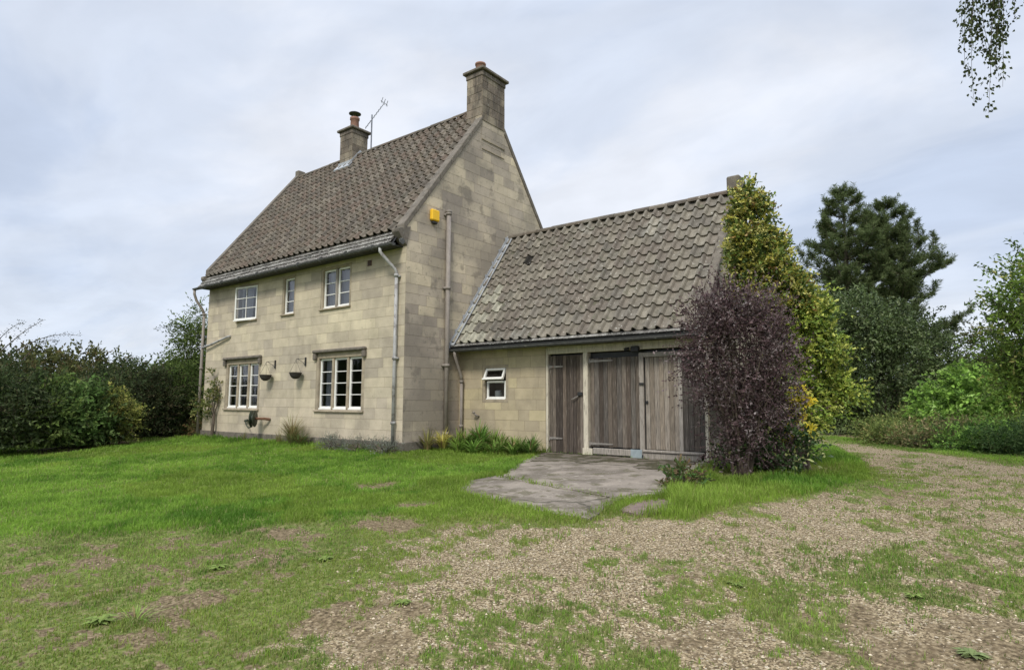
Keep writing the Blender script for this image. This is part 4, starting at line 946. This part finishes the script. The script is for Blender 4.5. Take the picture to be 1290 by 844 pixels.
# purple leaved bush by the garage
def purp_extra(A, W):
    base = np.array((6.74, .57, 0))
    for i in range(16):
        a = rng.random() * 6.3; b = base + np.array([math.cos(a) * .12, math.sin(a) * .12, -.05]); e = base + np.array([math.cos(a) * (.3 + .4 * rng.random()), math.sin(a) * .4, 1.2 + rng.random() * .6]); m = b * .5 + e * .5 + np.array([0, 0, .1]); m[:2] = b[:2] * .7 + e[:2] * .3
        W.tube([b, m, e], [.020, .015, .008], 6, cap=False)
shrub('purple_bush', (6.74, .57, 0), [(6.76, .53, 1.8, .60, .58, .80), (6.80, .50, 2.42, .36, .36, .40), (6.42, .28, 2.0, .34, .32, .45), (7.04, .80, 1.6, .36, .36, .6), (6.84, .65, 1.0, .44, .42, .5), (6.42, .32, 1.35, .28, .26, .4), (6.55, .37, 2.45, .18, .16, .3), (6.72, .50, .5, .38, .34, .3), (7.06, .83, .7, .26, .28, .35), (7.0, .67, 2.35, .18, .18, .3)], 215, 14, 9, .38, (.046, .029),
      [(.095, .060, .062, 4), (.14, .095, .096, 3), (.225, .178, .175, 2.2), (.060, .038, .039, 2), (.28, .24, .23, .8)], 'tall purple-leaved bush standing at the right end of the garage doors', 'bush', hue=.3, extra=purp_extra, shell=.35, up=.35, droop=.05)
# variegated holly: green below, cream yellow margined above
VAR = [(.42, .40, .08, 3), (.55, .52, .17, 2), (.15, .21, .04, 3), (.07, .11, .03, 2), (.28, .19, .06, .6)]
VARG = [(.34, .41, .07, 3), (.20, .29, .05, 3), (.08, .13, .03, 1.9), (.48, .51, .12, 1.8)]
root = empty('variegated_holly', (7.0, 2.2, 0), 'tall holly with cream and yellow edged leaves behind the purple bush', 'tree')
A = Acc(['glossleaf']); W = Acc(['bark'])
sprays(A, W, [(6.5, 1.6, 3.55, .12, .12, .15), (6.95, 1.95, 3.75, .12, .12, .2), (6.64, 1.68, 3.95, .26, .28, .6), (6.72, 1.85, 3.4, .38, .42, .5), (6.88, 2.0, 2.85, .50, .5, .5), (6.66, 1.58, 4.50, .10, .10, .32)], 330, 13, 8, .22, (.066, .042), VAR, (7.0, 2.2, 0), shell=.4, up=.45, hue=.25)
sprays(A, W, [(7.14, 2.40, 2.35, .50, .48, .6), (7.30, 2.55, 1.75, .50, .45, .45), (7.0, 2.35, 1.1, .55, .5, .6), (7.50, 2.78, 1.2, .40, .35, .22)], 300, 13, 8, .24, (.068, .044), VARG, (7.0, 2.2, 0), shell=.4, up=.3, hue=.3)
A.build('crown', root); W.tube([(7.0, 2.2, -.1), (6.95, 2.1, 1.5), (6.8, 1.85, 3.2), (6.67, 1.6, 4.85)], [.08, .07, .045, .008], 8); W.build('trunk', root)
shrub('golden_privet', (7.38, 1.52, 0), [(7.40, 1.45, 1.12, .09, .10, .26), (7.32, 1.38, .66, .17, .13, .2)], 20, 10, 7, .10, (.07, .042), [(.72, .60, .07, 4), (.60, .56, .12, 2), (.25, .30, .05, 1)], 'small bright yellow-leaved shrub between the purple bush and the holly', hue=.15, tubes=False)
shrub('ground_laurel', (7.1, 1.0, 0), [(7.15, .95, .35, .45, .35, .3), (6.7, .6, .3, .25, .2, .2)], 50, 9, 6, .2, (.07, .04), [(.035, .07, .02, 4), (.06, .10, .03, 2), (.30, .33, .12, .6)], 'low dark green laurel seedlings under the purple bush', matn='glossleaf')
shrub('dark_laurel_bush', (6.6, 15.4, 0), [(6.5, 15.2, 2.0, 1.85, 1.7, 2.0), (6.2, 15.0, 3.5, 1.45, 1.3, 1.25), (7.5, 15.9, 2.3, 1.1, 1.1, 1.7), (5.4, 14.6, 1.8, 1.0, 1.0, 1.5), (8.2, 16.4, 1.4, .9, .9, 1.2)], 560, 12, 8, .5, (.11, .062), [(.075, .11, .036, 3), (.10, .14, .048, 3), (.048, .07, .025, 2), (.16, .19, .085, 1.3)], 'big dark green domed bush beside the drive behind the holly', 'bush', trunk=(2.5, .12), matn='glossleaf', tubes=False, shell=.55)
# scrub on the right
RB = 'low scrub beside the drive'
shrub('bramble_mound', (9.5, 11.4, 0), [(9.2, 11.2, 1.1, .9, .9, .85), (9.9, 11.6, 1.1, 1.0, .9, 1.0), (8.5, 10.9, .7, .7, .6, .6), (10.8, 11.2, 1.2, .9, .9, .9)], 210, 11, 7, .42, (.12, .07), [(.18, .31, .055, 3), (.25, .40, .08, 2.5), (.10, .18, .04, 2), (.30, .43, .13, .9)], 'bright light green bramble mound on the right beyond the drive', 'bramble', flat=.4, droop=.4, tubes=False)
for i, (x, y, rx, h, pal_, lab) in enumerate(((7.75, 9.7, .8, .55, OLV, 'low olive scrub next to the dark domed bush'), (8.5, 9.0, .8, .6, [(.12, .085, .05, 2), (.08, .075, .035, 3), (.06, .075, .03, 2), (.17, .12, .08, 1)], 'brownish red low scrub in front of the bramble mound'), (9.3, 8.5, .8, .55, GRN, 'green and brown low scrub right of the reddish patch'), (10.0, 8.2, .8, .55, DRK, 'dark low scrub close to the right picture edge'), (10.9, 7.6, .8, .6, DRK, 'dark low scrub outside the right picture edge'), (9.6, 9.9, 1.0, .8, OLV, 'olive weeds directly under the bramble mound'), (7.3, 11.2, .9, .7, OLV, 'olive weeds behind the low scrub by the dark domed bush'))):
    shrub('scrub_plant', (x, y, 0), [(x, y, h * .3, rx, .6, h * .38), (x + .35, y + .5, h * .6, rx * .5, .45, h * .45), (x - .4, y - .15, h * .3, rx * .5, .4, h * .35)], 100, 9, 6, .30, (.07, .04), [tuple(v * m_ for v, m_ in zip(q_[:3], (1.9, 2.2, 1.8))) + (q_[3],) for q_ in pal_], lab, 'scrub', RB, tubes=False, up=.5)
# cherry like tree at the right edge
shrub('cherry_tree', (10.9, 6.4, 0), [(10.5, 6.2, 2.3, .95, .9, .85), (10.35, 6.0, 3.1, .55, .55, .5), (10.9, 6.4, 3.2, .9, .9, .8), (10.0, 5.8, 2.25, .45, .4, .45), (10.6, 6.3, 1.5, .8, .8, .5), (10.15, 5.9, 1.6, .35, .4, .5)], 200, 9, 8, .42, (.085, .042), [(.13, .20, .035, 3), (.19, .28, .055, 2), (.08, .13, .03, 2.2), (.28, .28, .09, .6)], 'light green leafy tree reaching in from the right picture edge', 'tree', trunk=(2.8, .09), parts=('crown', 'trunk'), shell=.45,
      extra=arching([(10.3, 6.0, 3.0), (10.1, 5.9, 2.7), (10.5, 6.0, 3.3), (10.0, 5.8, 2.5)], [(9.55, 5.35, 3.55), (9.45, 5.3, 2.75), (10.1, 5.75, 4.05), (9.7, 5.5, 3.0)], [.1, .15, .05, .1], 70, (.095, .045), (.085, .135, .035)))
# far dark trees on the right
BGR = 'trees far beyond the drive'
for (x, y, h, r, pal_, lab) in ((8.3, 29, 4.9, 2.2, OLV, 'brownish green tree behind the bramble mound'), (10.9, 27, 5.2, 2.2, DRK, 'dark tree behind the light green tree on the right'), (5.2, 33, 3.6, 2.5, DRK, 'dark low tree glimpsed behind the domed bush'), (14, 22, 5, 2.5, GRN, 'green tree outside the right edge of the picture'), (8.0, 22, 2.1, 1.5, [(.16, .085, .04, 1), (.10, .08, .035, 2), (.07, .085, .03, 2)], 'rusty brown low tree under the gap of sky beside the pines')):
    shrub('far_tree', (x, y, 0), [(x, y, h * .58, r, r, h * .42), (x - .3, y - .4, h * .35, r, r, h * .33)], 140, 10, 7, .6, (.15, .085), pal_, lab, 'tree', BGR, trunk=(h * .5, .14), parts=('crown', 'trunk'), tubes=False)

# pines
def pine(base, h, rmax, label, seed, lean=(0, 0), zlow=.28):
    root = empty('pine_tree', base, label, 'pine tree', 'pines behind the garage'); r_ = np.random.default_rng(seed)
    W = Acc(['bark']); A = Acc(['leaf']); b = np.array(base, float); top = b + (lean[0], lean[1], h)
    W.tube([b - (0, 0, .2), b + (top - b) * .5, top], [.20, .12, .02], 8)
    shoots = []
    def shoot(p, d, L): shoots.append((p, unit(np.array(d)[None])[0], L))
    z = h * zlow
    while z < h - .15:
        f = (z - h * zlow) / (h * (1 - zlow)); rad = rmax * (1 - f) ** .75 * (.35 + .65 * min(1, (f + .25) * 2)) * (.8 + .4 * r_.random())
        for k in range(5):
            a = r_.random() * 6.3; rr = rad * (.6 + .5 * r_.random()); o = b + (top - b) * (z / h)
            e = o + np.array([math.cos(a) * rr, math.sin(a) * rr, rr * (.25 + .35 * r_.random())]); m = (o + e) / 2 - np.array([0, 0, rr * .10])
            W.tube([o, m, e], [.045 * (1 - f) + .012, .025 * (1 - f) + .01, .008], 5, cap=False)
            ns = max(4, int(rr * 6.5))
            for q in range(ns):
                t = .3 + .7 * (q + r_.random()) / ns; p = (o * (1 - t) ** 2 + 2 * m * t * (1 - t) + e * t * t); sdv = np.array([math.cos(a + 1.57), math.sin(a + 1.57), 0]) * r_.choice([-1, 1]) * (.6 + .5 * r_.random())
                L = .30 + .30 * r_.random(); fw_ = np.array([math.cos(a), math.sin(a), .1]); dd = fw_ * .7 + sdv + np.array([0, 0, .35 + .5 * r_.random()])
                shoot(p, dd, L)
                if r_.random() < .75: shoot(p + unit(dd[None])[0] * L * .6, dd + r_.normal(size=3) * .6 + [0, 0, .4], L * .8)
                if r_.random() < .4: shoot(p + unit(dd[None])[0] * L * .4, dd + r_.normal(size=3) * .8 + [0, 0, .2], L * .7)
            shoot(e, (e - m) + np.array([0, 0, .45 * rr + .2]), .45)
        z += .42 + .22 * r_.random()
    for k in range(9):
        a = r_.random() * 6.3; rr = rmax * (.25 + .5 * r_.random()); q0 = b + np.array([math.cos(a) * rr, math.sin(a) * rr, h * (.97 - .30 * rr / rmax) - .9]); q1 = q0 + np.array([0, 0, 1.0])
        W.tube([b + (top - b) * .55, q0, q1], [.04, .02, .008], 5, cap=False)
        for z_ in np.linspace(-.5, 1.0, 10):
            for c_ in range(2):
                a2 = r_.random() * 6.3; tp = .55 * (1.1 - z_) + .12; shoot(q0 + (0, 0, z_), np.array([math.cos(a2) * tp, math.sin(a2) * tp, .7]), .2 + .35 * tp)
    for k in range(4): shoot(top - (0, 0, .15 * k), np.array([r_.normal() * .3, r_.normal() * .3, 1]), .55)
    P = np.array([s[0] for s in shoots]); D = np.array([s[1] for s in shoots]); Ls = np.array([s[2] for s in shoots]); nn = 56
    t = r_.random(len(P) * nn); Pn = np.repeat(P, nn, 0) + np.repeat(D, nn, 0) * (np.repeat(Ls, nn) * t)[:, None]
    Dn = np.repeat(D, nn, 0); rad = unit(np.cross(Dn, r_.normal(size=Dn.shape))); ax = unit(Dn * .75 + rad); s_ = unit(np.cross(ax, r_.normal(size=ax.shape)))
    C = np.array([(.07, .098, .036), (.10, .135, .05), (.14, .17, .07)])[r_.integers(0, 3, len(Pn))] * (.7 + .6 * r_.random(len(Pn)))[:, None]
    leafcards(A, Pn, ax, s_, .20 * (.7 + .5 * r_.random(len(Pn))), np.full(len(Pn), .022), C, fold=.05)
    for p, d, L in shoots[::2]: W.tube([p, p + d * L], [.01, .005], 3, cap=False)
    A.build('crown', root); W.build('trunk', root)
pine((4.35, 23.8, 0), 11.1, 3.4, 'left and taller of the two dark pines behind the garage', 3, (0, 0))
pine((6.15, 25.3, 0), 10.5, 3.8, 'right hand dark pine, broader and a little lower than its neighbour', 8, (-.3, 0))

# weeping birch, rooted to the right of the picture
root = empty('birch_tree', (12.3, -1.9, -.15), 'weeping birch whose hanging leafy twigs dangle into the top right corner', 'tree')
W = Acc(['birchbark', 'bark']); A = Acc(['leaf'])
W.tube([(12.3, -1.9, -.3), (12.35, -1.9, 2), (12.25, -1.95, 4), (12.1, -2.0, 6.5), (12.1, -2.0, 9)], [.16, .13, .11, .08, .02], 12)
def strand(p, L, sway=.06, n=None):
    n = n or int(L * 85); ts = np.linspace(0, 1, 12); ph = rng.random() * 6; dx = sway * np.sin(ts * 3 + ph); dy = sway * np.cos(ts * 2.3 + ph)
    Q = np.array(p) + np.stack([dx - dx[0], dy - dy[0], -L * ts], 1); W.tube(Q, np.linspace(.0035, .0012, 12), 3, cap=False, mi=1)
    t = rng.random(n); X = np.stack([np.interp(t, ts, Q[:, k]) for k in range(3)], 1); X += rng.normal(size=(n, 3)) * [.020, .020, .012]
    ax = unit(np.stack([rng.normal(size=n), rng.normal(size=n), -1.2 - rng.random(n)], 1)); s_ = unit(np.cross(ax, rng.normal(size=(n, 3))))
    C = np.array([(.035, .05, .018), (.055, .075, .025), (.08, .10, .035)])[rng.integers(0, 3, n)] * (.8 + .4 * rng.random(n))[:, None]
    leafcards(A, X, ax, s_, .034 * (.7 + .5 * rng.random(n)), .026 * (.7 + .5 * rng.random(n)), C)
W.tube([(12.15, -2.0, 5.2), (11.5, -2.1, 5.75), (10.7, -2.3, 5.7), (10.1, -2.45, 5.35), (9.9, -2.5, 4.9)], [.05, .035, .022, .012, .006], 6, mi=1, cap=False)
for (x, y, z, L) in ((9.90, -2.53, 5.2, 1.50), (9.95, -2.50, 5.2, 1.28), (9.87, -2.50, 5.2, 1.42), (9.92, -2.48, 5.2, 1.80), (9.93, -2.55, 5.1, 1.52), (9.86, -2.56, 5.1, 1.05), (10.0, -2.49, 5.2, 1.02), (9.97, -2.52, 5.2, 1.42), (9.84, -2.52, 5.1, .98), (9.9, -2.45, 5.2, 1.15), (9.96, -2.44, 5.2, 1.2), (10.18, -2.38, 5.3, 1.12), (10.24, -2.36, 5.3, 1.15), (10.10, -2.40, 5.3, .98), (10.3, -2.34, 5.4, 1.3), (9.89, -2.5, 5.2, 1.3), (9.94, -2.53, 5.2, 1.35), (9.92, -2.5, 5.2, 1.1), (9.88, -2.52, 5.2, 1.2), (9.98, -2.5, 5.2, 1.15), (9.91, -2.51, 5.2, 1.65), (9.86, -2.5, 5.2, 1.1)):
    strand((x, y, z), L)
for i in range(60):
    a = rng.random() * 6.3; r_ = .5 + rng.random() * 1.9; z = 5.6 + rng.random() * 3; o = np.array([12.1, -2.0, z]); e = np.array([12.1 + r_ * math.cos(a), -2.0 + r_ * math.sin(a), z + .3])
    if e[0] < 10.6 and z < 7: continue
    W.tube([o, (o + e) / 2 + (0, 0, .3), e], [.02, .012, .005], 4, cap=False, mi=1); strand(e, .8 + rng.random() * .8, .1, 60)
A.build('foliage', root); W.build('trunk', root)

# ------------------------------------------------------------------ plants at the walls
def strapleaf(x, y, n, h, spread, w, col, label, cat='plant', group=None, name='strap_leaved_plant', dead=.1):
    z = float(H(np.array([x]), np.array([y]))[0]); A = Acc(['leaf'])
    for i in range(n):
        a = rng.random() * 6.3; hh = h * (.55 + .6 * rng.random()); sp = spread * (.3 + rng.random()); ts = np.linspace(0, 1, 6)
        b = np.array([x, y, z]) + np.array([math.cos(a), math.sin(a), 0]) * rng.random() * .07; C_ = []
        dv_ = np.array([math.cos(a), math.sin(a), 0]); sv_ = np.array([-math.sin(a), math.cos(a), 0])
        L_ = b + dv_ * (sp * ts ** 1.8)[:, None] + np.array([0, 0, 1.]) * (hh * (ts - .42 * ts ** 2.6 * (sp / spread)))[:, None]
        ww = w * np.array([.8, 1, .95, .75, .45, .05]) * (.7 + .5 * rng.random())
        V = np.vstack([L_ - sv_ * ww[:, None] / 2, L_ + sv_ * ww[:, None] / 2]); c = np.array(col) * (.65 + .7 * rng.random())
        if rng.random() < dead: c = np.array((.26, .20, .09)) * (.7 + .5 * rng.random())
        A.add(V, [(k, k + 1, 7 + k, 6 + k) for k in range(5)], c)
    o = A.build(name); o.location = (x, y, z); 
    V = np.zeros(len(o.data.vertices) * 3, np.float32); o.data.vertices.foreach_get('co', V); V = V.reshape(-1, 3) - np.array([x, y, z], np.float32); o.data.vertices.foreach_set('co', V.ravel()); o.data.update()
    return tag(o, label, cat, group)
BED = 'strap-leaved plants in the bed before the garage wall'
bed = [(.18, .55, 40, .42, .22, .022, (.10, .12, .05)), (.28, .9, 40, .42, .25, .022, (.22, .24, .08)), (.5, 1.15, 46, .40, .25, .024, (.12, .19, .05)), (.75, 1.1, 46, .42, .28, .026, (.06, .12, .03)), (.98, 1.25, 60, .52, .30, .026, (.06, .14, .03)), (1.2, 1.1, 60, .50, .32, .026, (.06, .14, .035)), (1.4, 1.3, 50, .42, .3, .026, (.08, .15, .04)), (1.65, 1.2, 50, .36, .3, .024, (.07, .13, .035)), (1.9, 1.3, 40, .34, .28, .022, (.08, .14, .04)), (2.15, 1.25, 40, .30, .25, .022, (.06, .12, .035)), (2.38, 1.3, 50, .36, .2, .02, (.04, .09, .025)), (.85, .8, 40, .30, .3, .022, (.09, .17, .04)), (1.3, .75, 40, .28, .3, .022, (.08, .17, .04)), (1.75, .85, 36, .26, .28, .02, (.08, .16, .04)), (2.2, .9, 36, .26, .25, .02, (.07, .14, .035)), (2.5, 1.05, 40, .30, .22, .02, (.05, .11, .03))]
labs = {0: 'dull brownish strap-leaved plant at the near corner of the house', 1: 'pale yellowing strap-leaved plant beside the soil pipe', 4: 'tallest green strap-leaved clump, below the left side of the small garage window', 10: 'dark green clump against the wall just left of the side door'}
for i, q in enumerate(bed):
    q = (q[0], q[1], int(q[2] * 1.7), q[3] * 1.35, q[4] * 1.4, q[5] * 1.4, (q[6][0] * 2.3 + .01, q[6][1] * 1.95, q[6][2] * 1.6))
    strapleaf(*q, labs.get(i, 'green strap-leaved plant in the bed along the garage wall'), group=BED)
TG = 'tall weeds against the front wall'
strapleaf(-3.5, -.32, 300, .85, .55, .011, (.24, .26, .10), 'widest and tallest wispy grass clump against the front wall', 'grass clump', TG, 'tall_grass_clump', .5)
strapleaf(-3.15, -.32, 170, .42, .45, .014, (.15, .22, .07), 'shorter greener grass clump between the tall wispy one and the right-hand window', 'grass clump', TG, 'tall_grass_clump', .3)
strapleaf(-4.15, -.25, 60, .45, .2, .009, (.20, .20, .08), 'thin dry grass clump, the leftmost of those against the front wall', 'grass clump', TG, 'tall_grass_clump', .6)
strapleaf(-5.9, -.2, 22, .34, .12, .015, (.12, .15, .05), 'small weed standing alone under the left-hand window', 'weed', None, 'wall_weed', .4)
LAV = [(.19, .205, .165, 3), (.14, .165, .12, 2), (.25, .265, .22, 1.5), (.10, .08, .07, 1)]
for (x, rx, lab) in ((-1.9, .40, 'grey green lavender mound under the right-hand window'), (-.95, .42, 'greyish lavender mound with brown middle left of the corner downpipe'), (-.15, .38, 'pale grey lavender mound at the foot of the corner downpipe')):
    shrub('lavender', (x, -.32, 0), [(x, -.32, .08, rx, .24, .16)], 46, 9, 7, .13, (.035, .008), LAV, lab, 'lavender', 'lavender mounds along the front wall', tubes=False, up=.6, zmin=.02)
# climber on the left end of the wall
cl = empty('climbing_plant', (-7.75, -.12, 0), 'straggly climber on the front wall between the left downpipe and the window', 'climber')
W = Acc(['bark']); A = Acc(['leaf'])
W.tube([(-7.75, -.14, -.05), (-7.73, -.12, .4), (-7.78, -.08, .75)], [.055, .045, .03], 8)
for (pts) in ([(-7.78, -.1, .7), (-7.95, -.06, 1.0), (-7.9, -.05, 1.4), (-8.0, -.05, 2.0)], [(-7.75, -.1, .7), (-7.6, -.07, 1.0), (-7.55, -.06, 1.35), (-7.7, -.05, 1.6)], [(-7.78, -.1, .6), (-8.15, -.07, .95), (-8.3, -.08, 1.3)], [(-7.8, -.1, .7), (-7.75, -.05, 1.3), (-7.85, -.05, 1.75)]):
    W.tube(pts, np.linspace(.018, .005, len(pts)), 5, cap=False)
sprays(A, None, [(-7.6, -.14, 1.35, .22, .08, .3), (-8.25, -.2, .95, .38, .12, .35), (-7.85, -.14, 1.1, .3, .08, .4), (-7.95, -.1, 1.8, .08, .05, .2)], 44, 5, 6, .18, (.065, .04), [(.17, .19, .06, 3), (.26, .25, .09, 2), (.09, .13, .045, 2)], (-7.75, -.12, .6))
A.build('foliage', cl); W.build('stem', cl)
shrub('hedge_weed', (-9.05, .1, 0), [(-9.1, .1, .2, .3, .3, .2)], 26, 8, 6, .2, (.06, .03), [(.20, .13, .06, 2), (.10, .11, .04, 2), (.14, .15, .05, 1)], 'reddish brown weed at the foot of the left downpipe', 'weed', tubes=False)
# weeds around the apron and in the thin grass
def rosette(x, y, r, n, col, label, group=None):
    z = float(H(np.array([x]), np.array([y]))[0]); A = Acc(['leaf'])
    for i in range(n):
        a = rng.random() * 6.3; L_ = r * (.6 + .5 * rng.random()); el = .15 + .5 * rng.random(); d_ = np.array([math.cos(a), math.sin(a), 0]); s_ = np.array([-math.sin(a), math.cos(a), 0]) * L_ * .17
        p = np.array([0, 0, .004]); m = d_ * L_ * .5 + (0, 0, L_ * el * .6); t = d_ * L_ + (0, 0, L_ * el * .45)
        A.add([p - s_ * .3, p + s_ * .3, m + s_, m - s_, t], [(0, 1, 2, 3)], np.array(col) * (.7 + .6 * rng.random())); A.add([m - s_, m + s_, t], [(0, 1, 2)], np.array(col) * (.7 + .6 * rng.random()))
    o = A.build('weed'); o.location = (x, y, z); return tag(o, label, 'weed', group)
shrub('dock_weed', (6.55, -1.1, -.05), [(6.55, -1.1, .08, .22, .2, .16)], 22, 7, 6, .14, (.06, .03), [(.12, .13, .05, 3), (.16, .11, .06, 1.5), (.07, .13, .035, 2)], 'brownish green dock weed at the right edge of the concrete', 'weed', tubes=False, zmin=.0)
WG = 'small weeds in the thin foreground grass'
for (x, y, r) in ((5.3, -5.6, .09), (4.7, -6.2, .10), (5.2, -7.2, .11), (6.6, -5.9, .07), (8.3, -4.4, .07), (9.3, -4.0, .07)):
    rosette(x, y, r, 34, (.20, .27, .07), 'small pale green weed rosette in the thin grass of the foreground', WG)
rosette(9.62, -4.75, .085, 40, (.20, .25, .10), 'greyish weed rosette in the bottom right corner')
strapleaf(5.35, -7.05, 60, .10, .18, .006, (.24, .33, .08), 'spiky grass tuft in the bottom left foreground', 'grass clump', None, 'grass_tuft', .2)

# ------------------------------------------------------------------ light, sky, camera
SUN_EL, SUN_AZ = 46, 157     # azimuth measured clockwise from +Y
w = bpy.data.worlds.new('World'); S.world = w; w.use_nodes = True; nt = w.node_tree; nt.nodes.clear(); N = nt.nodes.new; L = nt.links.new
out = N('ShaderNodeOutputWorld'); bg = N('ShaderNodeBackground'); bg.inputs[1].default_value = .1
sky = N('ShaderNodeTexSky'); sky.sky_type = 'NISHITA'; sky.sun_disc = False; sky.sun_elevation = R(SUN_EL); sky.sun_rotation = R(SUN_AZ)
tc = N('ShaderNodeTexCoord'); sp = N('ShaderNodeSeparateXYZ'); L(tc.outputs['Generated'], sp.inputs[0])
def mth(op, a, b=None, clamp=False):
    n = N('ShaderNodeMath'); n.operation = op; n.use_clamp = clamp
    for i, v in enumerate((a, b)):
        if v is None: continue
        if isinstance(v, (int, float)): n.inputs[i].default_value = v
        else: L(v, n.inputs[i])
    return n.outputs[0]
zc = mth('MAXIMUM', sp.outputs[2], 0.0); dn = mth('ADD', zc, .22)
cx = mth('DIVIDE', sp.outputs[0], dn); cy = mth('DIVIDE', sp.outputs[1], dn)
cb = N('ShaderNodeCombineXYZ'); L(cx, cb.inputs[0]); L(cy, cb.inputs[1])
def cloud(sc, det, off):
    mp = N('ShaderNodeMapping'); mp.inputs['Location'].default_value = off; mp.inputs['Scale'].default_value = (1, 1.5, 1); L(cb.outputs[0], mp.inputs[0])
    n = N('ShaderNodeTexNoise'); n.inputs['Scale'].default_value = sc; n.inputs['Detail'].default_value = det; n.inputs['Roughness'].default_value = .55; n.inputs['Distortion'].default_value = .4; L(mp.outputs[0], n.inputs['Vector']); return n.outputs[0]
rp = N('ShaderNodeValToRGB'); L(cloud(.75, 6, (3.1, 1.7, 0)), rp.inputs[0])
rp.color_ramp.interpolation = 'EASE'
E_ = rp.color_ramp.elements; E_[0].position = .34; E_[0].color = (3.65, 4.15, 5.1, 1); E_[1].position = .62; E_[1].color = (5.3, 5.5, 5.95, 1)
e = E_.new(.48); e.color = (4.4, 4.8, 5.55, 1)
rp2 = N('ShaderNodeMapRange'); rp2.inputs[1].default_value = .35; rp2.inputs[2].default_value = .65; rp2.inputs[3].default_value = .93; rp2.inputs[4].default_value = 1.05; L(cloud(2.6, 5, (0, 5, 0)), rp2.inputs[0])
sc_ = N('ShaderNodeVectorMath'); sc_.operation = 'SCALE'; L(rp.outputs[0], sc_.inputs[0]); L(rp2.outputs[0], sc_.inputs['Scale'])
# overcast skies are brighter overhead
zr = N('ShaderNodeMapRange'); zr.inputs[1].default_value = .55; zr.inputs[2].default_value = 1.; zr.inputs[3].default_value = 1.; zr.inputs[4].default_value = 3.0; L(sp.outputs[2], zr.inputs[0])
sc2 = N('ShaderNodeVectorMath'); sc2.operation = 'SCALE'; L(sc_.outputs[0], sc2.inputs[0]); L(zr.outputs[0], sc2.inputs['Scale'])
mx = N('ShaderNodeMix'); mx.data_type = 'RGBA'; mx.inputs[0].default_value = .93; L(sky.outputs[0], mx.inputs[6]); L(sc2.outputs[0], mx.inputs[7])
L(mx.outputs[2], bg.inputs[0]); L(bg.outputs[0], out.inputs[0])
sl = bpy.data.lights.new('sun', 'SUN'); sl.energy = 1.6; sl.angle = R(14); sl.color = (1, .95, .87)
so = bpy.data.objects.new('sun', sl); COL.objects.link(so)
az = R(SUN_AZ); dirv = Vector((math.sin(az) * math.cos(R(SUN_EL)), math.cos(az) * math.cos(R(SUN_EL)), math.sin(R(SUN_EL))))
so.rotation_euler = dirv.to_track_quat('Z', 'Y').to_euler(); so.location = (0, -10, 20)

cam = bpy.data.cameras.new('camera'); co = bpy.data.objects.new('camera', cam); COL.objects.link(co); S.camera = co
r_ = Vector((.78619549, .61796793, .00350491)); u_ = Vector((.06404443, -.08711747, .99413724)); f_ = Vector((-.61465027, .78136175, .10806876))
mw = Matrix(((r_.x, u_.x, -f_.x, CAMP[0]), (r_.y, u_.y, -f_.y, CAMP[1]), (r_.z, u_.z, -f_.z, CAMP[2]), (0, 0, 0, 1)))
co.matrix_world = mw; cam.sensor_width = 36; cam.lens = 784.753 / 1290 * 36; cam.clip_end = 3000; cam.clip_start = .05
S.view_settings.view_transform = 'Standard'; S.view_settings.look = 'None'; S.view_settings.exposure = 0.75; S.view_settings.gamma = 1
S.cycles.max_bounces = 6; S.cycles.diffuse_bounces = 3; S.cycles.transparent_max_bounces = 12; S.cycles.use_denoising = True
